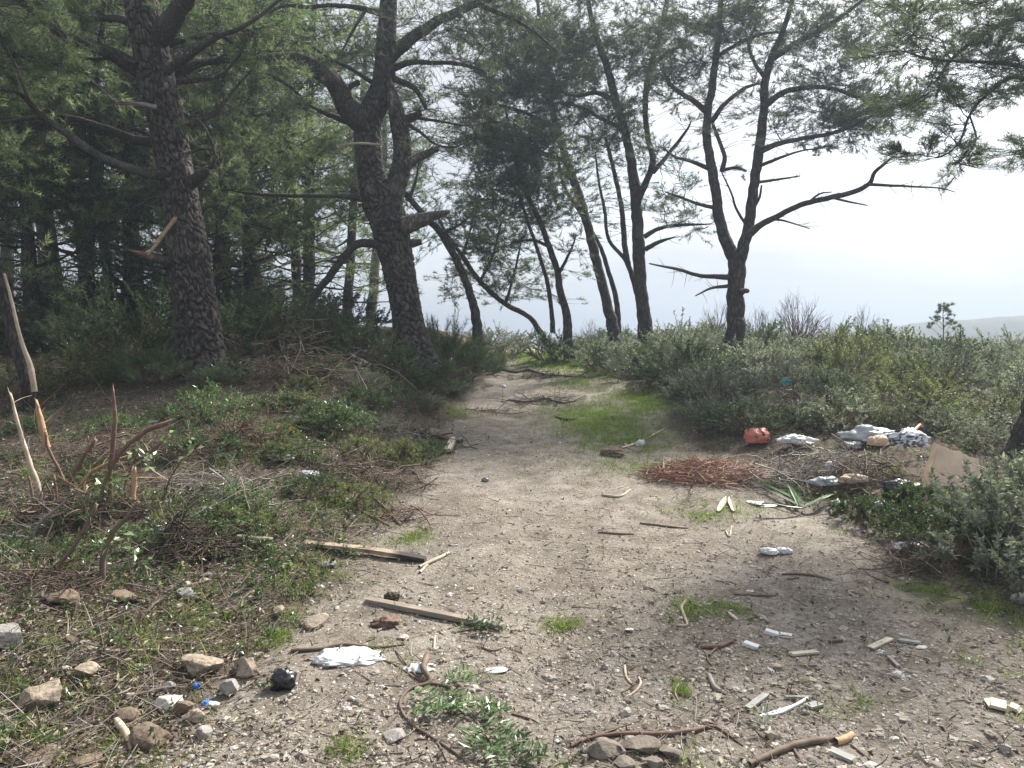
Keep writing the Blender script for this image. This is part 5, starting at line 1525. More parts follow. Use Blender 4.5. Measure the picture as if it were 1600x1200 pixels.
board((478, 858), (664, 878), 0.075, 0.026, "plank_burnt", "warped pale plank with a scorched black end at the edge of the slope", bend=0.03, burnt=True, n=40)
board((574, 944), (788, 984), 0.055, 0.028, "plank", "straight grey brown plank lying across the track edge", n=26)
board((368, 846), (424, 852), 0.05, 0.05, "plank", "short brown log end sticking out beside the dark root hole", "log", "log", n=10)
board((699, 710), (708, 692), 0.07, 0.06, "slat_pale", "short wooden post end lying at the track edge by a dark lump", "post", "post", n=6)
for (p0, p1, w, mat, lab) in [((1236, 1024), (1276, 1016), 0.032, "slat_pale", "pale wooden slat lying alone on the track under the white scraps"),
                              ((1360, 1016), (1391, 1002), 0.035, "slat_pale", "pale wooden slat beside the frayed grey chip"),
                              ((1406, 1004), (1438, 1010), 0.028, "slat_grey", "frayed grey wood chip next to the pale slat"),
                              ((1168, 1111), (1197, 1089), 0.03, "slat_grey", "grey slat leaning toward the curved metal strip"),
                              ((1262, 1107), (1280, 1099), 0.04, "slat_grey", "short dark grey slat beside the curved metal strip"),
                              ((1300, 1174), (1332, 1187), 0.04, "slat_grey", "grey slat below the torn end of the fallen branch"),
                              ((1296, 1001), (1316, 1000), 0.015, "twig", "thin dark chip above the bare pinkish soil"),
                              ((1388, 1030), (1404, 1046), 0.018, "twig_grey", "curved grey bark strip on the gravelly side of the track"),
                              ((1226, 1093), (1264, 1091), 0.014, "slat_grey", "thin straight grey splinter over the curved metal strip")]:
    board(p0, p1, w, 0.012, mat, lab, "wood_offcut", "wood offcut", group="wood slats scattered on the track", n=8, lift=0.004)
for (p0, p1, w, lab) in [((1543, 1106), (1573, 1112), 0.085, "larger square beige tile fragment on the gravel"), ((1577, 1110), (1592, 1116), 0.05, "smaller beige tile fragment beside the larger one")]:
    board(p0, p1, w, 0.014, "tile", lab, "tile_fragment", "tile", group="tile fragments", n=4, lift=0.01)
for (p0, p1, w, t, lab, mat) in [((1195, 988), (1216, 992), 0.04, 0.02, "white plaster scrap, longer of the pair on the track", "plastic_white"), ((1219, 991), (1236, 993), 0.035, 0.018, "white plaster scrap, shorter of the pair on the track", "plastic_white"), ((1163, 1010), (1184, 1016), 0.04, 0.02, "rounded white scrap beside the crossed brown twigs", "plastic_white")]:
    board(p0, p1, w, t, mat, lab, "plaster_scrap", "scrap", n=6)

# shiny tin lid
p = pg(773, 1047)
V, Fc = ICO[3]; V = V * np.array([0.062, 0.036, 0.012]) * (1 + 0.12 * fbm(V[:, 0] * 3, V[:, 1] * 3, V[:, 2] * 3, oct=2, seed=4))[:, None]
V[:, 2] = np.abs(V[:, 2]) * 0.8 + V[:, 0] * 0.05
o = mk("tin_lid", V, Fc, M["foil"], None, None, True); o.location = tuple(p); tag(o, "bent oval tin lid glinting on the bare track", "tin lid")


# sticks traced on the ground
def ground_line(px, lift=0.0):
    A = np.array([tuple(q_) + ((lift,) if len(q_) == 3 else ()) for q_ in px], float)
    P = PG(A[:, 0], A[:, 1])
    d = (P - EYE) @ FWD
    r = A[:, 2] * d / FPX / 2
    P[:, 2] += r * 0.8 + A[:, 3]
    return P, r


def stick(px, mat, label, name="stick", cat="stick", group="sticks lying on the track", extra=(), torn=None):
    P, r = ground_line(px)
    root = None
    if extra or torn:
        root = tag(empty(name, P[0]), label, cat, group)
    ob, C, R = limb_mesh(name if root is None else "stem", P, r, M[mat], root, P[0], 6, False, 0.02)
    if root is None:
        ob.location = tuple(P[0]); tag(ob, label, cat, group)
    for e in extra:
        Pe, re_ = ground_line(e)
        limb_mesh("side_twig", Pe, re_, M[mat], root, P[0], 5, False, 0.02)
    if torn:
        Pe, re_ = ground_line(torn)
        t_, _, _ = limb_mesh("torn_end", Pe, re_, M["splinter"], root, P[0], 7, False, 0.015, 0.6)
        t_["label"] = "pale torn end"
    return root or ob


stick([(455, 1022, 7), (500, 1018, 6), (540, 1013, 6), (590, 1016, 5), (632, 1012, 3)], "twig", "brown stick lying across the white plastic film")
stick([(1170, 1200, 11), (1210, 1180, 11), (1250, 1167, 11), (1290, 1157, 11), (1318, 1150, 9)], "twig", "long fallen branch with a pale torn end at the bottom of the track", "fallen_branch", "branch", None, extra=[[(1330, 1160, 5), (1355, 1178, 4), (1378, 1190, 2)], [(1240, 1172, 5), (1250, 1188, 6), (1262, 1202, 6)]], torn=[(1305, 1160, 13), (1322, 1153, 13), (1331, 1145, 8)])
stick([(892, 1166, 5), (930, 1155, 6), (980, 1153, 8), (1040, 1152, 9), (1085, 1146, 8), (1118, 1138, 5), (1160, 1165, 3)], "twig_red", "long curved reddish branch lying behind the soil clods", "fallen_branch", "branch", None, extra=[[(930, 1155, 4), (965, 1142, 3), (1000, 1130, 2)], [(1000, 1152, 3), (1030, 1145, 2)]])
stick([(800, 1112, 3), (830, 1120, 4), (842, 1126, 2)], "twig", "short dark twig above the leafy sprig on the bare soil")
stick([(976, 1042, 5), (979, 1060, 4), (990, 1073, 3)], "twig_pale", "short pale twig crossing the hooked pale twig", extra=[[(960, 1055, 2), (980, 1058, 2), (998, 1055, 2)]])
stick([(998, 1060, 4), (1001, 1070, 4), (994, 1082, 4), (978, 1093, 4), (976, 1103, 3)], "twig_pale", "hooked pale twig lying in the middle of the track")
stick([(1072, 943, 5), (1065, 955, 5), (1070, 970, 5), (1073, 982, 4), (1058, 982, 4)], "twig_pale", "bent pale twig on the grassy streak of the track")
stick([(1072, 943, 3), (1095, 952, 3), (1115, 963, 2)], "twig_pale", "thin straight pale twig meeting the bent pale twig")
stick([(1095, 1016, 6), (1125, 1015, 7), (1150, 1003, 4)], "twig_red", "reddish brown forked twig beside the white rounded scrap", extra=[[(1108, 1028, 4), (1118, 1018, 4), (1135, 1008, 3)], [(1085, 996, 4), (1090, 1010, 3)], [(1102, 1022, 3), (1106, 1035, 3), (1118, 1048, 2)]])
stick([(1107, 1060, 8), (1116, 1078, 8), (1122, 1083, 8), (1134, 1087, 4)], "twig_grey", "stubby grey twig with a knuckled end")
stick([(1060, 1070, 3), (1055, 1085, 3), (1060, 1097, 2)], "twig_pale", "thin curved twig curled round a grass tuft")
stick([(1185, 1122, 5), (1215, 1118, 6), (1243, 1105, 6), (1261, 1092, 6)], "metal_strip", "curved bright metal strip lying on the track", "metal_strip", "metal strip", None, extra=[[(1190, 1119, 3), (1218, 1112, 3), (1262, 1093, 3)]])
stick([(655, 889, 6), (680, 878, 6), (702, 867, 4)], "twig_pale", "pale stick touching the scorched plank's end", extra=[[(656, 897, 5), (668, 884, 4)]])
stick([(590, 990, 4), (612, 978, 5), (622, 985, 3)], "twig_grey", "grey twig beside the reddish burnt lump")
stick([(678, 1018, 4), (679, 1005, 4), (680, 996, 3)], "twig_pale", "short upright pale twig above the leafy branch")
stick([(752, 1014, 3), (770, 1020, 4), (790, 1012, 2)], "twig", "short dark twig above the tin lid")
stick([(1000, 818, 3), (1040, 823, 4), (1075, 822, 2)], "twig", "thin dark twig across the upper track")
stick([(935, 832, 3), (965, 834, 4), (990, 834, 2)], "twig", "thin twig lying below the dark twig across the track")
stick([(1147, 930, 3), (1180, 929, 4), (1212, 927, 2)], "twig", "straight dark twig below the white plastic bag")
stick([(1222, 897, 3), (1260, 900, 5), (1300, 908, 3)], "twig", "dark twig lying toward the grey plastic sheet", extra=[[(1230, 905, 3), (1248, 904, 3)]])
stick([(1178, 960, 5), (1190, 965, 6), (1200, 972, 5)], "twig_grey", "stubby grey chip over the white plaster pair")
stick([(1138, 960, 5), (1144, 966, 6), (1152, 971, 4)], "twig_pale", "stubby pale twig at the end of the grassy streak")
stick([(1134, 828, 3), (1140, 836, 3), (1143, 823, 2)], "twig_pale", "small pale twig under the pale fallen leaves")
stick([(970, 700, 4), (990, 692, 4), (1008, 684, 2)], "twig_pale", "pale twig beside the bark lump at the grass patch", extra=[[(975, 690, 3), (982, 698, 4)]])
stick([(1010, 684, 2), (1025, 676, 3), (1036, 672, 2)], "twig_pale", "small pale twig beside the white scrap on the grass")
stick([(940, 775, 3), (968, 778, 4), (985, 768, 3)], "twig_pale", "pale bent twig high on the bare track")
stick([(868, 653, 3), (885, 658, 5), (902, 655, 3)], "root", "dark stick on the upper track before the grass patch")
stick([(130, 1018, 4), (180, 1022, 5), (240, 1022, 5), (300, 1019, 4), (345, 1016, 2)], "twig_pale", "long thin pale twig stretched across the rocky slope", group="sticks on the cleared slope")
stick([(255, 1050, 5), (275, 1062, 5), (290, 1068, 3)], "twig_pale", "short pale twig under the flat wide tan rock", group="sticks on the cleared slope")
stick([(240, 878, 8), (275, 876, 9), (278, 883, 8), (305, 897, 4)], "twig", "brown kinked branch in front of the dark root hole", group="sticks on the cleared slope")
stick([(180, 1122, 8), (187, 1140, 13), (198, 1155, 12), (204, 1172, 6)], "twig_pale", "pale peeled wood splinter lying against the dark brown rock", "wood_splinter", "splinter", "sticks on the cleared slope")
stick([(85, 838, 6), (70, 845, 7), (30, 842, 7), (-10, 843, 6)], "twig_grey", "grey fallen branch at the foot of the splintered stems", group="sticks on the cleared slope")
stick([(240, 930, 4), (290, 922, 5), (330, 912, 4)], "twig", "thin twig lying over the small squarish rock", group="sticks on the cleared slope")
stick([(575, 778, 4), (600, 795, 5), (625, 820, 4)], "twig_red", "reddish stick slanting down the weedy slope", group="sticks on the cleared slope", extra=[[(562, 800, 3), (590, 815, 4), (608, 822, 3)]])
stick([(690, 585, 3), (703, 568, 5), (710, 560, 4)], "twig_pale", "curved pale stick at the bank foot by the upper track", group="sticks on the cleared slope", extra=[[(705, 562, 3), (715, 572, 3)]])
stick([(545, 568, 5, .1), (580, 585, 6, .08), (605, 600, 5, .03), (612, 622, 4, 0)], "twig_pale", "long pale stick sloping out of the brush tangle", group="sticks on the cleared slope", extra=[[(548, 575, 3, .08), (575, 582, 4, .06), (600, 596, 3, .02)]])
stick([(430, 600, 6), (440, 625, 7), (428, 635, 5)], "twig_red", "reddish stick standing beside the cut twig bush", group="sticks on the cleared slope")
stick([(430, 640, 5), (448, 646, 5), (456, 640, 4), (485, 632, 3)], "twig_red", "reddish stick beside the flat white bag", group="sticks on the cleared slope")
stick([(700, 690, 3), (680, 700, 4), (650, 690, 3)], "twig_grey", "grey twig beside the short wooden post end", group="sticks on the cleared slope")
stick([(770, 572, 2), (800, 580, 4), (825, 579, 5), (850, 586, 4), (890, 589, 3), (915, 587, 2)], "root", "dark root crossing the upper track among flattened twigs", "tree_root", "root", "roots crossing the track")
stick([(795, 622, 2), (825, 628, 3), (850, 624, 4), (880, 629, 3), (915, 622, 1.5)], "root", "dark thin root crossing the track just above the grass patch", "tree_root", "root", "roots crossing the track")



# splintered stems left of a cut shrub, each traced with its base on the ground
def stem(px, mat, label, name="splintered_stem", cat="stem", group="splintered stems of the cut shrubs", dd=0.0, rag=0.6, extra=(), leaves=None, base=None, sides=8):
    A = np.asarray(px, float)
    p = pg(*(base or A[0, :2])); d = depth_of(p)
    dep = d + dd * np.linspace(0, 1, len(A))
    P = PD(A[:, 0], A[:, 1], dep); P[0, 2] -= 0.05
    root = tag(empty(name, p), label, cat, group)
    limb_mesh("stem", P, A[:, 2] * 0.72 * dep / FPX / 2, M[mat], root, p, sides, False, 0.025, rag)
    nt_ = 7
    Cs = catmull(P, 24); k = rng.integers(5, 23, nt_); a = Cs[k]
    e_ = a + norm(rand_unit(nt_) + np.array([0, 0, 0.5])) * rng.uniform(0.06, 0.28, (nt_, 1))
    V, Fc = tubes(bez(a, (a + e_) / 2 + rand_unit(nt_) * 0.03, e_, 5), np.linspace(1, 0.3, 5)[None] * rng.uniform(0.0015, 0.004, (nt_, 1)), 4)
    mk("twigs", V - p, Fc, M[mat], root, None, True)["kind"] = "stuff"
    for e in extra:
        E = np.asarray(e, float); dp = np.full(len(E), d + dd * 0.5)
        limb_mesh("side_twig", PD(E[:, 0], E[:, 1], dp), E[:, 2] * dp / FPX / 2, M[mat], root, p, 5, False, 0.025)
    if leaves:
        V, Fc = leaf_quads(np.zeros((1, 3)), np.array([[1.0, 0, 0]]), 0.058, 0.03, np.array([[0, 0, 1.0]]), 0.15)
        me = mk("leaf", V, Fc, M[leaves[1]], None, {"rnd": [0.5] * 4}, False, link=False)
        me2 = mk("leaf", V, Fc, M[leaves[1]], None, {"rnd": [0.95] * 4}, False, link=False)
        for (cx_, cy_, r_, n_) in leaves[0]:
            for _ in range(n_):
                q = PD(cx_ + rng.normal(0, r_ * 0.5), cy_ + rng.normal(0, r_ * 0.5), d + rng.normal(0, 0.07))
                l_ = (me if rng.uniform() < 0.6 else me2).copy(); COL.objects.link(l_); l_.parent = root
                l_.location = tuple(q - p); l_.rotation_euler = (rng.uniform(-1.2, 1.2), rng.uniform(-0.8, 0.9), rng.uniform(0, 6.28))
                s_ = rng.uniform(0.7, 1.15); l_.scale = (s_, s_, s_)
        bpy.data.objects.remove(me); bpy.data.objects.remove(me2)
    return root


stem([(70, 800, 11), (60, 762, 11), (48, 728, 10), (33, 680, 9), (18, 622, 5)], "twig_pale", "tall pale bare stem at the edge of the cut shrub")
stem([(74, 690, 14), (66, 668, 14), (62, 650, 12), (57, 628, 4)], "splinter", "short thick pale splintered stub beside the tall pale stem", dd=0.0, base=(74, 740))
stem([(175, 800, 10), (172, 740, 10), (177, 690, 10), (180, 650, 9), (177, 616, 5)], "twig_red", "tall reddish splintered stem upright amid the cut shrub")
stem([(150, 800, 8), (165, 752, 8), (188, 708, 9), (225, 675, 10), (256, 664, 8)], "twig_red", "thick split red stem leaning toward the thick pine", base=(160, 810))
stem([(207, 800, 12), (208, 770, 12), (210, 745, 11), (210, 733, 7)], "splinter", "short pale splintered stump in front of the leafy sapling")
stem([(160, 905, 14), (162, 870, 13), (175, 835, 11), (198, 808, 9), (215, 785, 6)], "twig", "thick brown stem rising from the foot of the sapling", rag=0.2, leaves=([(190, 835, 14, 9), (165, 850, 12, 6), (215, 870, 18, 10)], "leaf_bright"))
stem([(85, 905, 8), (95, 880, 9), (110, 862, 9), (135, 820, 9), (150, 790, 7)], "twig", "curved brown stem left of the thick brown stem", rag=0.3, extra=[[(96, 882, 4), (85, 895, 4), (80, 910, 3)], [(110, 862, 4), (125, 856, 3)]])
stem([(105, 780, 9), (110, 750, 9), (130, 715, 9), (147, 690, 9)], "twig_red", "reddish leaning stem with a frayed tip", rag=0.5)
stem([(110, 770, 7), (95, 740, 7), (75, 700, 6), (72, 680, 4)], "twig_red", "thin reddish stem leaning away from the tall red stem")
stem([(115, 770, 8), (135, 745, 7), (165, 725, 6), (192, 715, 4)], "splinter", "low pale torn stem pointing at the leafy sapling")
stem([(120, 790, 10), (128, 775, 9), (135, 762, 5)], "splinter", "stubby pale splinter in the heart of the cut shrub")
stem([(60, 805, 7), (50, 770, 6), (45, 745, 4)], "twig", "short brown stem at the edge of the cut shrub", rag=0.3)
stem([(40, 850, 7), (60, 820, 7), (100, 785, 6), (112, 765, 3)], "twig_grey", "grey stem slanting up out of the cut shrub", rag=0.1)
stem([(90, 800, 6), (88, 770, 6), (85, 745, 4)], "twig_red", "short reddish stub beside the grey slanting stem")
stem([(130, 830, 6), (128, 800, 7), (140, 775, 5)], "twig", "short brown stub under the reddish leaning stem")
stem([(205, 800, 5), (195, 760, 4), (210, 720, 3), (222, 690, 2)], "twig", "leafy sapling with pale shining leaves among the splintered stems", "sapling", "sapling", None, rag=0, extra=[[(200, 745, 3), (185, 742, 2), (160, 735, 2)], [(210, 720, 3), (240, 705, 2), (262, 680, 2)]],
     leaves=([(215, 700, 22, 26), (235, 722, 16, 14), (195, 745, 16, 12), (150, 742, 14, 9), (262, 680, 14, 9), (180, 755, 12, 7)], "leaf_bright"))
stem([(248, 790, 4), (265, 750, 4), (283, 720, 3), (298, 690, 2)], "twig_red", "slender reddish sapling with a few broad green leaves", "sapling", "sapling", None, rag=0, leaves=([(300, 698, 13, 11), (288, 712, 10, 5)], "leaf_bright"))
stem([(45, 640, 26), (42, 592, 27), (30, 562, 24), (18, 522, 22), (8, 475, 18), (-2, 428, 13), (-12, 390, 8)], "bark", "dead stem with peeled pale edge and torn reddish foot in the undergrowth", "dead_stem", "dead tree", None, rag=0.4, sides=14)
bpy.data.objects[[o.name for o in COL.objects if o.name.startswith("dead_stem")][0]]
ds = [o for o in COL.objects if o.name.startswith("dead_stem")][0]
pb = np.array(ds.location); d_ = depth_of(pb) - 0.08
A = np.array([(50, 612, 10), (44, 575, 9), (32, 540, 7), (22, 505, 6), (13, 465, 5), (3, 428, 4)], float)
t_, _, _ = limb_mesh("peeled_strip", PD(A[:, 0] + 4, A[:, 1], d_), A[:, 2] * d_ / FPX / 2, M["twig_pale"], ds, pb, 6, False, 0.03); t_["label"] = "pale strip of peeled wood"


# tangles of cut twigs
def tangle(px, py, rx, ry, n, ln, mat, label, name="brush_pile", cat="brush pile", hgt=0.3, upright=0.0, w=0.004, group=None, curl=0.25, depthscale=1.0):
    p = pg(px, py + ry * 0.4); d = depth_of(p)
    R = rx * d / FPX; Ry = max(0.25, R * 0.6) * depthscale
    sub = rand_unit(6) * rng.uniform(0.2, 0.75, (6, 1))
    a = sub[rng.integers(0, 6, n)] + rng.normal(0, 0.33, (n, 3))
    c = np.stack([p[0] + a[:, 0] * R, p[1] + a[:, 1] * Ry, np.zeros(n)], 1)
    dome = np.sqrt(np.clip(1 - 0.8 * (a[:, 0] ** 2 + a[:, 1] ** 2), 0.03, 1)) * (0.55 + 0.9 * np.abs(fbm(c[:, 0] * 3, c[:, 1] * 3, oct=2, seed=19)) * 2)
    c[:, 2] = H(c[:, 0], c[:, 1]) + dome * hgt * rng.uniform(0.0, 1, n)
    D = rand_unit(n); D[:, 2] = D[:, 2] * 0.45 + upright * np.abs(rng.normal(1, 0.4, n)); D = norm(D)
    Ls = ln * (0.25 + 1.15 * rng.uniform(0, 1, n) ** 1.8)[:, None]
    s = c - D * Ls * (0.5 - 0.45 * min(1, upright)); e = c + D * Ls * (0.5 + 0.45 * min(1, upright))
    m_ = (s + e) / 2 + rand_unit(n) * Ls * curl
    Pt = bez(s, m_, e, 6)
    Pt[:, 1:5] += rng.normal(0, 0.02, (n, 4, 3)) * Ls[:, None]
    rad = w * (0.45 + 1.9 * rng.uniform(0, 1, (n, 1)) ** 3.5)
    f0 = Pt[np.arange(n), rng.integers(1, 4, n)]
    fe = f0 + norm(D * 0.8 + rand_unit(n) * 0.8) * Ls * rng.uniform(0.2, 0.5, (n, 1))
    Pf = bez(f0, (f0 + fe) / 2 + rand_unit(n) * Ls * 0.08, fe, 6)
    Pt = np.concatenate([Pt, Pf]); rad = np.concatenate([rad, rad * 0.55]); n = 2 * n
    gz = H(Pt[..., 0], Pt[..., 1]) + w
    Pt[..., 2] = np.maximum(Pt[..., 2], gz)
    V, Fc = tubes(Pt, np.linspace(1, 0.3, 6)[None] * rad, 3)
    root = tag(empty(name, p), label, cat, group)
    MB().add(V, Fc, np.repeat(rng.uniform(0, 1, n), 18)).build("twigs", M[mat], root, True, p)["kind"] = "stuff"
    return root


tangle(385, 665, 62, 50, 120, 0.46, "twig_red", "bush of cut reddish twigs standing upright below the thick pine", "cut_twig_bush", "cut bush", 0.05, 0.8, 0.0055, None, 0.14)
tangle(470, 570, 120, 70, 230, 0.9, "twig", "wide tangle of dead brown brush heaped on the bank between the two big pines", hgt=0.5, w=0.005, curl=0.35)
tangle(450, 520, 90, 50, 130, 1.1, "twig", "upper tangle of dead brush behind the wide brush tangle", hgt=0.8, w=0.006, curl=0.35)
tangle(560, 600, 70, 26, 160, 0.5, "twig_grey", "low spread of grey dead twigs where the bank meets the weeds", hgt=0.15, w=0.004)
tangle(105, 790, 110, 60, 300, 0.4, "twig", "litter of broken brown twigs round the splintered stems", hgt=0.12, w=0.004)
tangle(300, 850, 62, 38, 420, 0.3, "root", "dark hole of torn roots and soil in the cleared slope", "root_clump", "root clump", 0.16, 0.1, 0.0045)
tangle(1265, 728, 140, 46, 380, 0.45, "twig_grey", "long heap of grey cut twigs holding the rubbish", hgt=0.26, w=0.0042, depthscale=0.75)
tangle(1340, 745, 90, 46, 200, 0.5, "twig", "brown twig pile in front of the bluish sack", hgt=0.28, w=0.004)
tangle(1440, 880, 95, 26, 260, 0.55, "twig", "low bundle of dead twigs lying over the track edge below the grey sheet", hgt=0.12, w=0.0035)
tangle(1240, 655, 80, 22, 240, 0.5, "twig", "brown dead brush among the shrubs behind the coral bag", hgt=0.3, w=0.004)
tangle(1120, 620, 40, 16, 120, 0.4, "twig_grey", "small grey dead brush patch in the shrubs by the grass", hgt=0.2, w=0.004)
tangle(270, 690, 110, 40, 260, 0.45, "twig", "scatter of brown cut branches below the thick pine", hgt=0.1, w=0.004)
tangle(560, 640, 130, 34, 240, 0.4, "twig_grey", "thin grey cut twigs strewn over the weedy bank above the orange wrapper", hgt=0.08, w=0.0035)
tangle(620, 600, 90, 26, 160, 0.5, "twig", "brown cut twigs along the bank foot beside the upper track", hgt=0.12, w=0.004)
tangle(160, 700, 120, 40, 170, 0.5, "twig", "brown broken brush behind the splintered stems", hgt=0.2, w=0.0045)
tangle(330, 760, 130, 44, 170, 0.5, "twig_grey", "grey cut twigs strewn between the leafy sapling and the root hole", hgt=0.12, w=0.004)
tangle(560, 730, 100, 40, 150, 0.5, "twig", "brown cut twigs on the weedy slope under the torn plastic lump", hgt=0.14, w=0.004)
tangle(640, 800, 50, 26, 60, 0.45, "twig_red", "reddish twigs spilling onto the track beside the slanting sticks", hgt=0.08, w=0.004)
tangle(60, 900, 110, 30, 120, 0.4, "twig", "brown broken twigs above the pointed brown rock", hgt=0.06, w=0.0035)
tangle(690, 690, 60, 14, 120, 0.35, "root", "dark heap of soil and twigs at the track edge by the post end", hgt=0.09, w=0.004)
tangle(830, 584, 85, 8, 150, 0.5, "root", "flattened dark twigs strewn across the upper track along the root", hgt=0.03, w=0.005)
tangle(850, 624, 70, 8, 110, 0.45, "root", "flattened dark twigs strewn across the track above the grass patch", hgt=0.03, w=0.0045)
tangle(770, 640, 50, 10, 70, 0.35, "twig", "flattened brown twigs on the track's bank side below the grey stone", hgt=0.03, w=0.004)
tangle(1560, 760, 70, 50, 140, 0.5, "twig_grey", "dead twigs under the leaning pine's foot", hgt=0.25, w=0.004)

# red pine straw
p = pg(1100, 745); d = depth_of(p); n = 2000
a = rand_unit(n) * rng.uniform(0, 1, (n, 1)) ** 0.6
c = np.stack([p[0] + a[:, 0] * 0.62, p[1] + 0.0 + a[:, 1] * 0.42, np.zeros(n)], 1)
c[:, 2] = H(c[:, 0], c[:, 1]) + 0.10 * np.sqrt(np.clip(1 - a[:, 0] ** 2 - a[:, 1] ** 2, 0, 1)) * rng.uniform(0.2, 1, n)
D = rand_unit(n); D[:, 2] *= 0.3; D[:, 0] *= 1.8; D = norm(D)
e = c + D * rng.uniform(0.08, 0.24, (n, 1)); e[:, 2] = np.maximum(e[:, 2], H(e[:, 0], e[:, 1]) + 0.004)
V, Fc = tubes(bez(c, (c + e) / 2 + rand_unit(n) * 0.025 + np.array([0, 0, 0.01]), e, 4), np.broadcast_to(np.array([0.003, 0.0028, 0.002, 0.0008]), (n, 4)), 3)
rt = tag(empty("straw_heap", p), "low heap of red-brown pine straw beside the track", "straw heap")
MB().add(V, Fc, np.repeat(rng.uniform(0, 1, n), 12)).build("straw", M["straw"], rt, False, p)["kind"] = "stuff"


# long lance leaves thrown on the heap
def lance(root, o0, b, D, ln, w, droop, tone, mat="yucca"):
    D = norm(np.asarray(D, float)); K = 9
    s = np.linspace(0, 1, K)
    P = np.asarray(b)[None] + D[None] * (s * ln)[:, None] + np.array([0, 0, -1.0])[None] * (droop * s ** 2 * ln)[:, None]
    P[:, 2] = np.maximum(P[:, 2], H(P[:, 0], P[:, 1]) + 0.012)
    sd = norm(np.cross(D, np.array([0, 0, 1.0]))); prof = np.interp(s, [0, 0.12, 0.55, 0.85, 1], [0.5, 0.8, 1, 0.6, 0.03]) * w / 2
    V = np.stack([P - sd * prof[:, None] + (0, 0, 0.006), P, P + sd * prof[:, None] + (0, 0, 0.006), P - (0, 0, 0.004)], 1)
    idx = np.arange(K * 4).reshape(K, 4); Fc = []
    for a_, b_ in ((0, 1), (1, 2), (2, 3), (3, 0)):
        A, A2, B, B2 = idx[:-1, a_], idx[:-1, b_], idx[1:, a_], idx[1:, b_]
        Fc += [np.stack([A, A2, B], -1), np.stack([A2, B2, B], -1)]
    return mk("leaf", V.reshape(-1, 3) - o0, np.concatenate(Fc), M[mat], root, {"rnd": np.full(K * 4, tone)}, False)


p = pg(1245, 800); d = depth_of(p)
rt = tag(empty("yucca_offcut", p), "cut spray of long green sword leaves lying in front of the rubbish heap", "cut leaves")
for (x0, y0, x1, y1, w, tone) in [(1262, 798, 1165, 757, 0.035, 0.4), (1265, 800, 1185, 765, 0.04, 0.5), (1250, 802, 1180, 812, 0.035, 0.3), (1255, 800, 1310, 788, 0.035, 0.5), (1240, 803, 1205, 806, 0.03, 0.9), (1258, 801, 1300, 792, 0.04, 0.35), (1250, 799, 1190, 780, 0.04, 0.2),
                                  (1260, 800, 1215, 752, 0.03, 0.4), (1255, 803, 1175, 808, 0.03, 0.6), (1248, 800, 1230, 770, 0.03, 0.3)]:
    b0 = pg(x0, y0) + (0, 0, 0.05); e0 = pg(x1, y1) + (0, 0, 0.06)
    if np.linalg.norm(e0 - b0) > 1.0: e0 = b0 + (e0 - b0) * 1.0 / np.linalg.norm(e0 - b0)
    lance(rt, p, b0, e0 - b0 + (0, 0, 0.05), np.linalg.norm(e0 - b0), w, 0.05, tone)
for (x0, y0, x1, y1, lab) in [(1123, 802, 1138, 782, "broad pale fallen leaf left of its twin by the red straw"), (1147, 803, 1136, 778, "narrow pale fallen leaf beside the broad one by the red straw"), (1300, 808, 1312, 785, "pale upright leaf at the tip of the green sword leaves")]:
    b0 = pg(x0, y0); e0 = pg(x1, y1) + (0, 0, 0.05)
    rt = tag(empty("fallen_leaf", b0), lab, "leaf", "pale fallen leaves by the heap")
    lance(rt, b0, b0 + (0, 0, 0.012), e0 - b0, min(0.3, np.linalg.norm(e0 - b0)), 0.05, 0.0, 1.0)

# torn cardboard box panel
dC = 6.5
rt = tag(empty("cardboard_box", pg(1487, 765)), "torn flattened brown cardboard box standing in the rubbish heap", "cardboard box")
oC = np.array(rt.location)


def panel(name, corners, d0, d1, ridge=0.0, nu=14, nv=10):
    (ax_, ay_), (bx_, by_), (cx_, cy_), (dx_, dy_) = corners      # bottom-left, bottom-right, top-right, top-left
    u, v = np.meshgrid(np.linspace(0, 1, nu), np.linspace(0, 1, nv))
    X_ = (1 - u) * (1 - v) * ax_ + u * (1 - v) * bx_ + u * v * cx_ + (1 - u) * v * dx_
    Y_ = (1 - u) * (1 - v) * ay_ + u * (1 - v) * by_ + u * v * cy_ + (1 - u) * v * dy_
    X_[:, -1] += rng.normal(0, 1.6, nv); Y_[-1] += rng.normal(0, 1.3, nu)
    dep = d0 + (d1 - d0) * v + ridge * np.sin(u * math.pi) * v + 0.012 * fbm(u * 3, v * 3, oct=2, seed=13)
    P = PD(X_, Y_, dep)
    nrm = norm(np.cross(P[0, -1] - P[0, 0], P[-1, 0] - P[0, 0]))
    P2 = P + nrm * 0.006
    V = np.concatenate([P.reshape(-1, 3), P2.reshape(-1, 3)]); m_ = nu * nv
    idx = np.arange(m_).reshape(nv, nu)
    A, B, C_, D_ = idx[:-1, :-1].ravel(), idx[:-1, 1:].ravel(), idx[1:, 1:].ravel(), idx[1:, :-1].ravel()
    Fc = [np.stack([A, B, C_], -1), np.stack([A, C_, D_], -1), np.stack([A, C_, B], -1) + m_, np.stack([A, D_, C_], -1) + m_]
    rimv = np.concatenate([idx[0], idx[1:, -1], idx[-1, -2::-1], idx[-2:0:-1, 0]]); nx_ = np.roll(rimv, -1)
    Fc += [np.stack([rimv, nx_, nx_ + m_], -1), np.stack([rimv, nx_ + m_, rimv + m_], -1)]
    mk(name, V - oC, np.concatenate(Fc), M["cardboard"], rt, None, False)


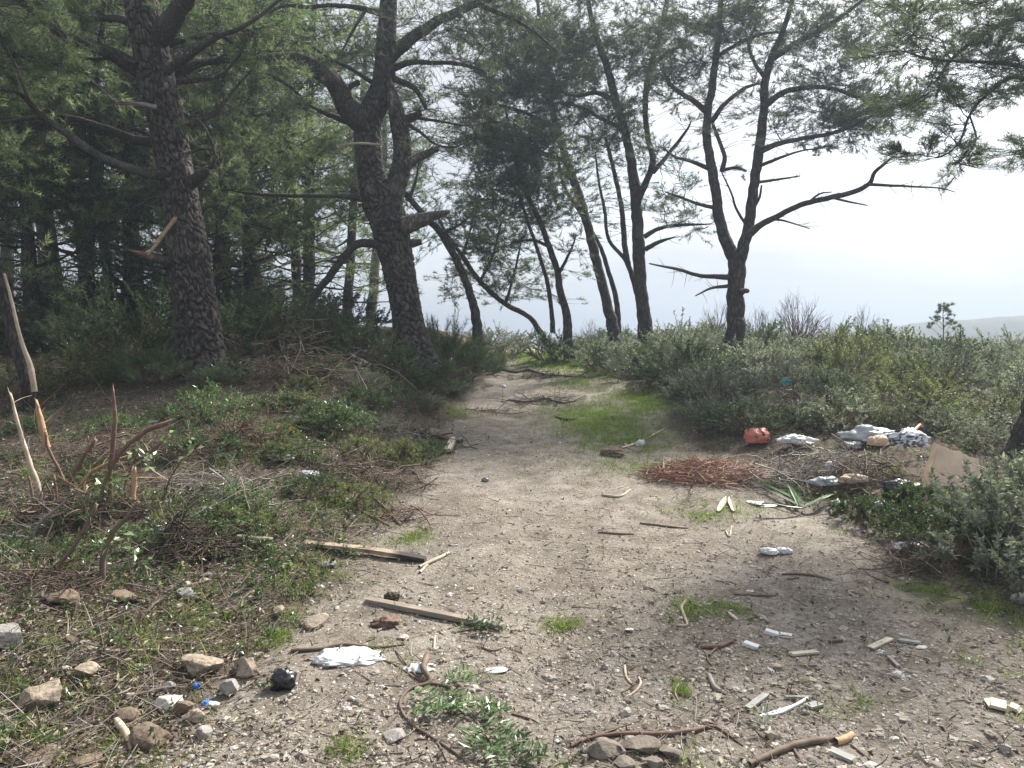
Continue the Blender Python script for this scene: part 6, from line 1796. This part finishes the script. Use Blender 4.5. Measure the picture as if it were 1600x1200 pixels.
panel("panel", [(1442, 776), (1520, 780), (1528, 718), (1466, 696)], dC, dC + 0.10, 0.03)
panel("flap", [(1434, 768), (1443, 775), (1467, 697), (1459, 690)], dC + 0.06, dC + 0.12)
panel("flap", [(1519, 780), (1532, 770), (1532, 728), (1527, 718)], dC + 0.02, dC + 0.18)

stick([(1392, 722, 5, .22), (1420, 717, 6, .24), (1436, 708, 5, .26)], "plastic_orange", "orange plastic strap above the striped cloth", "plastic_strap", "strap", None)


# leafy branches lying on the track
def leafy(px, mat, label, sprays, leafm, ll=0.055, lw=0.017, extra=(), name="leafy_branch"):
    P, r = ground_line(px)
    root = tag(empty(name, P[0]), label, "leafy branch", "leafy branches dropped on the track")
    limb_mesh("stem", P, r, M[mat], root, P[0], 6, False, 0.02)
    for e in extra:
        Pe, re_ = ground_line(e); limb_mesh("side_twig", Pe, re_, M[mat], root, P[0], 5, False, 0.02)
    mb = MB()
    for (x0, y0, x1, y1, n) in sprays:
        a = pg(x0, y0) + (0, 0, 0.015); b = pg(x1, y1) + (0, 0, 0.03)
        V, Fc = tubes(bez(a[None], ((a + b) / 2 + (0, 0, 0.02))[None], b[None], 5), np.linspace(0.003, 0.001, 5)[None], 3); mb.add(V, Fc, 0.1)
        t = np.linspace(0.05, 1, n)
        Bp = a + (b - a) * t[:, None] + np.array([0, 0, 0.02]) * np.sin(t * math.pi)[:, None]
        ax_ = norm(b - a); sd = norm(np.cross(ax_, np.array([0, 0, 1.0])))
        sg = np.where(np.arange(n) % 2 == 0, 1, -1)[:, None]
        D = ax_ * 0.55 + sd * sg * 0.9 + np.array([0, 0, 0.25]) + rng.normal(0, 0.15, (n, 3))
        nn = np.tile([0, 0, 1.0], (n, 1)) + rng.normal(0, 0.3, (n, 3))
        V, Fc = leaf_quads(Bp, D, ll * rng.uniform(0.7, 1.2, n), lw, norm(nn), 0.2)
        mb.add(V, Fc, np.repeat(np.clip(rng.normal(0.55, 0.25, n), 0, 1), 4))
    mb.build("foliage", M[leafm], root, False, P[0])["kind"] = "stuff"


leafy([(668, 1040, 10, .03), (662, 1060, 11, .02), (672, 1072, 8), (640, 1082, 6), (625, 1105, 5), (640, 1135, 5), (680, 1160, 5), (720, 1185, 4), (745, 1210, 3)], "twig", "fallen branch with a looping bare stem and fresh green leaf sprays on the track",
      [(690, 1075, 730, 1062, 14), (690, 1080, 740, 1078, 14), (640, 1095, 690, 1105, 16), (650, 1110, 700, 1125, 16), (690, 1110, 735, 1125, 18), (660, 1128, 720, 1118, 16), (700, 1095, 725, 1108, 12), (640, 1125, 670, 1132, 10), (720, 1120, 740, 1110, 10)], "leaf_bright",
      extra=[[(672, 1072, 5), (650, 1065, 4), (615, 1042, 3), (565, 1022, 2)], [(672, 1072, 5), (700, 1078, 4), (715, 1100, 3), (745, 1130, 2)], [(660, 1070, 4), (640, 1050, 3), (618, 1020, 2)], [(680, 1160, 3), (690, 1175, 3), (700, 1195, 2)]])
leafy([(745, 1130, 4), (760, 1150, 4), (775, 1175, 3)], "twig", "dark green leaf spray lying at the bottom of the track", [(750, 1130, 790, 1118, 16), (750, 1140, 800, 1150, 18), (755, 1155, 805, 1165, 18), (760, 1150, 730, 1165, 14), (765, 1170, 800, 1190, 16), (760, 1165, 735, 1185, 14), (770, 1180, 780, 1205, 12), (745, 1125, 770, 1112, 12)], "leaf_bright")
leafy([(715, 988, 3), (745, 984, 3), (770, 988, 2)], "twig", "small leaf spray lying against the straight grey plank", [(720, 986, 745, 980, 12), (735, 988, 765, 992, 12), (745, 986, 780, 982, 12), (752, 990, 785, 994, 10)], "leaf_dark")
leafy([(800, 1190, 3), (830, 1195, 3), (850, 1205, 2)], "twig", "leaf spray cut by the bottom of the view beside the soil clods", [(800, 1170, 820, 1160, 10), (805, 1185, 840, 1178, 14), (815, 1195, 850, 1190, 12)], "leaf_dark")
leafy([(1215, 1150, 2), (1195, 1155, 3), (1180, 1140, 2)], "twig", "small leafy twig beside the flat pinkish stone", [(1200, 1135, 1185, 1125, 8), (1200, 1150, 1190, 1142, 8)], "leaf_grey")

# ------------------------------------------------------------------ ground litter: what nobody could count
def sample(n, x0, x1, y0, y1):
    k = int(n * 0.34)
    xo = np.where(rng.uniform(0, 1, k) < 0.5, rng.uniform(-1000, x0, k), rng.uniform(x1, 2650, k))     # thinner beyond the view's margins
    P = PG(np.concatenate([rng.uniform(x0, x1, n), xo]), rng.uniform(y0, y1, n + k))
    P = P[np.isfinite(P).all(1)]
    return P


def uv(P):
    cx, hw = path_cx(P[:, 1]), path_hw(P[:, 1])
    return (cx - hw) - P[:, 0], P[:, 0] - (cx + hw)


def scatter_rocks(name, P, size, tone, sub, label, flat=0.6):
    n = len(P); V0, F0 = ICO[sub]
    sc = size[:, None, None] * np.stack([rng.uniform(0.7, 1.3, n), rng.uniform(0.7, 1.3, n), rng.uniform(0.35, 0.8, n)], 1)[:, None, :]
    a = rng.uniform(0, 6.28, n); ca, sa = np.cos(a)[:, None], np.sin(a)[:, None]
    V = V0[None] * (1 + rng.normal(0, 0.19, (n, len(V0), 1))) * sc
    V = np.stack([V[..., 0] * ca - V[..., 1] * sa, V[..., 0] * sa + V[..., 1] * ca, V[..., 2]], -1)
    V = V + P[:, None] + (size * 0.12)[:, None, None] * np.array([0, 0, 1.0])
    Fc = F0[None] + (np.arange(n) * len(V0))[:, None, None]
    o = mk(name, V, Fc, M["pebble"], None, {"rnd": np.repeat(tone, len(V0))}, False)
    return tag(o, label, None, None, "stuff")


P = sample(40000, -250, 1900, 600, 1290)
u, v = uv(P)
cl = fbm(P[:, 0] * 1.3, P[:, 1] * 1.3, oct=3, seed=61)
gravelly = np.exp(-(((P[:, 0] - 1.7) / 1.0) ** 2)) * sstep(5.2, 3.2, P[:, 1]) + np.exp(-(((P[:, 0] + 0.55) / 0.45) ** 2)) * sstep(4.4, 3.2, P[:, 1])
keep = rng.uniform(0, 1, len(P)) < np.clip(0.45 + 1.1 * cl + 0.7 * gravelly, 0.06, 1) * np.where((u > 0.35) | (v > 0.3), 0.30, 1.0)
P = P[keep]; n = len(P)
dist = np.linalg.norm(P - EYE, axis=1)
scatter_rocks("gravel", P, 0.0035 + 0.0085 * rng.uniform(0, 1, n) ** 3 + 0.0005 * dist, np.clip(rng.normal(0.5, 0.26, n), 0, 1), 0, "small pale gravel bedded in the dirt track")
P = sample(1900, -250, 1900, 780, 1290)
u, v = uv(P)
cl = fbm(P[:, 0] * 1.3, P[:, 1] * 1.3, oct=3, seed=61)
gravelly = np.exp(-(((P[:, 0] - 1.7) / 1.0) ** 2)) * sstep(5.2, 3.2, P[:, 1]) + np.exp(-(((P[:, 0] + 0.55) / 0.5) ** 2)) * sstep(4.4, 3.2, P[:, 1])
keep = rng.uniform(0, 1, len(P)) < np.clip(0.25 + 0.8 * cl + 0.8 * gravelly + 0.5 * (u > 0.2), 0.03, 1)
P = P[keep]; n = len(P)
scatter_rocks("rubble", P, 0.009 + 0.016 * rng.uniform(0, 1, n) ** 2.5, np.clip(rng.normal(0.48, 0.24, n), 0, 1), 2, "loose bigger stones strewn over the gravel and the slope")

# fallen leaves and chips
P = sample(80000, -250, 1900, 590, 1290)
u, v = uv(P)
pr = 0.06 + 0.85 * sstep(-0.1, 0.5, u) + 0.55 * sstep(-0.1, 0.5, v) + 0.10 * (fbm(P[:, 0] * 1.2, P[:, 1] * 1.2, oct=3, seed=33) > 0.1)
P = P[rng.uniform(0, 1, len(P)) < pr]; n = len(P)
P[:, 2] += rng.uniform(0.002, 0.018, n)
D = rand_unit(n); D[:, 2] *= 0.35
nn = np.tile([0, 0, 1.0], (n, 1)) + rng.normal(0, 0.5, (n, 3))
V, Fc = leaf_quads(P, D, rng.uniform(0.012, 0.05, n), rng.uniform(0.005, 0.019, n), norm(nn), 0.25)
tag(mk("leaf_litter", V, Fc, M["leaf_litter"], None, {"rnd": np.repeat(rng.beta(1.6, 1.7, n), 4)}), "brown and pale dead leaves and chips littering the slope", None, None, "stuff")

# fine twigs
P = sample(20000, -250, 1900, 590, 1290)
u, v = uv(P)
pr = 0.16 + 0.75 * sstep(-0.1, 0.6, u) + 0.45 * sstep(-0.1, 0.5, v)
P = P[rng.uniform(0, 1, len(P)) < pr]; n = len(P)
D = rand_unit(n); D[:, 2] = np.abs(D[:, 2]) * 0.25; D = norm(D)
u, v = uv(P)
L_ = rng.uniform(0.04, 0.16, n)[:, None] * np.where(u > 0.2, 1.8, 1.0)[:, None]
e = P + D * L_; e[:, 2] = np.maximum(e[:, 2], H(e[:, 0], e[:, 1]) + 0.003)
m_ = (P + e) / 2 + rand_unit(n) * L_ * 0.12; m_[:, 2] = np.maximum(m_[:, 2], H(m_[:, 0], m_[:, 1]) + 0.004)
Pt = bez(P + (0, 0, 0.003), m_, e, 4)
rr = np.linspace(1, 0.4, 4)[None] * rng.uniform(0.0012, 0.0036, (n, 1))
half = rng.uniform(0, 1, n) < 0.55
for mk_, mt in ((half, "twig"), (~half, "twig_grey")):
    V, Fc = tubes(Pt[mk_], rr[mk_], 3)
    tag(mk("twig_litter", V, Fc, M[mt]), "fine broken twigs littering the ground", None, None, "stuff")

# grass
gB, gD, gL, gT = [], [], [], []
for (mx_, my_, rx, ry, amp) in MOSS:
    area = rx * ry * math.pi
    n = int(min(9000, area * 9000 * amp / max(1.0, (my_ / 4.5) ** 1.1)) + 250)
    q_ = rng.normal(0, 0.55, (n, 2))
    x = mx_ + q_[:, 0] * rx; y = my_ + q_[:, 1] * ry
    cl = fbm(x * 9, y * 9, oct=2, seed=15); k_ = cl > -0.12
    x, y = x[k_], y[k_]; n = len(x)
    gB.append(np.stack([x, y, H(x, y) - 0.002], 1)); gD.append(rand_unit(n) * 0.75 + np.array([0, 0, 0.9]))
    gL.append(rng.uniform(0.015, 0.05, n) * (1 + 0.04 * my_)); gT.append(np.clip(rng.normal(0.5, 0.22, n), 0, 1))
# tufts on the slope and the verges
P = sample(1500, -250, 1900, 600, 1250); u, v = uv(P)
P = P[rng.uniform(0, 1, len(P)) < 0.02 + 0.28 * sstep(-0.05, 0.5, u) + 0.6 * sstep(-0.1, 0.3, v)]
for p in P:
    n = int(rng.integers(10, 34))
    q_ = rng.normal(0, 0.035, (n, 2)); x = p[0] + q_[:, 0]; y = p[1] + q_[:, 1]
    gB.append(np.stack([x, y, H(x, y) - 0.003], 1)); gD.append(rand_unit(n) * 0.8 + np.array([0, 0, 0.8]))
    gL.append(rng.uniform(0.04, 0.15, n)); gT.append(np.clip(rng.normal(0.5, 0.25, n), 0, 1))
gB, gD, gL, gT = (np.concatenate(a) for a in (gB, gD, gL, gT))
dist = np.linalg.norm(gB - EYE, axis=1)
V, Fc = blades(gB, gD, gL, 0.0022 + 0.00045 * dist)
tag(mk("grass", V, Fc, M["grass"], None, {"rnd": np.repeat(gT, 3)}), "short fresh grass in patches on the track and the verges", None, None, "stuff")

# leafy weeds between the cut stems
P = sample(7600, -250, 1900, 575, 1200); u, v = uv(P)
dens = sstep(0.0, 0.5, u) * (0.40 + 0.9 * (fbm(P[:, 0] * 1.1, P[:, 1] * 1.1, oct=2, seed=51) > -0.02)) * np.where(P[:, 1] < 4.3, 0.22, 0.8) + 0.6 * sstep(0.1, 0.5, v) + 0.003
P = P[rng.uniform(0, 1, len(P)) < dens]; n = len(P)
hh_ = rng.uniform(0.03, 0.17, n); Dm = norm(rand_unit(n) * 0.7 + np.array([0, 0, 0.8]))
tipw = P + Dm * hh_[:, None]
Pt = bez(P - (0, 0, 0.01), (P + tipw) / 2 + rand_unit(n) * 0.02, tipw, 3)
V, Fc = tubes(Pt, np.broadcast_to(np.array([0.0018, 0.0014, 0.0008]), (n, 3)), 3)
wb = MB().add(V, Fc, 0.05)
k_ = np.repeat(np.arange(n), 11); f = rng.uniform(0.15, 1.05, len(k_))
Bp = Pt[k_, 0] * (1 - f)[:, None] + tipw[k_] * f[:, None]
D = rand_unit(len(k_)) + np.array([0, 0, 0.3])
V, Fc = leaf_quads(Bp, D, rng.uniform(0.018, 0.042, len(k_)), rng.uniform(0.009, 0.019, len(k_)))
wb.add(V, Fc, np.repeat(np.clip(np.repeat(rng.normal(0.45, 0.25, n), 11) + rng.normal(0, 0.12, len(k_)), 0, 1), 4))
tag(wb.build("weeds", M["weed"]), "small leafy weeds and cut sprigs covering the cleared slope", None, None, "stuff")

# ------------------------------------------------------------------ the air
lo, hi = np.array([-3300.0, -500.0, -19.0]), np.array([3300.0, 3300.0, 20.5])
V = np.array([[x, y, z] for x in (lo[0], hi[0]) for y in (lo[1], hi[1]) for z in (lo[2], hi[2])])
Fq = [(0, 1, 3, 2), (4, 6, 7, 5), (0, 4, 5, 1), (2, 3, 7, 6), (0, 2, 6, 4), (1, 5, 7, 3)]
m = bpy.data.materials.new("haze_air"); m.use_nodes = True
m.node_tree.nodes.clear()
mo = m.node_tree.nodes.new("ShaderNodeOutputMaterial"); pv = m.node_tree.nodes.new("ShaderNodeVolumePrincipled")
pv.inputs["Color"].default_value = (0.33, 0.385, 0.465, 1); pv.inputs["Density"].default_value = HAZE; pv.inputs["Anisotropy"].default_value = 0.4
m.node_tree.links.new(pv.outputs[0], mo.inputs["Volume"])
tag(mk("haze", V, [t for q_ in Fq for t in ((q_[0], q_[1], q_[2]), (q_[0], q_[2], q_[3]))], m), "pale haze in the air", None, None, "stuff")
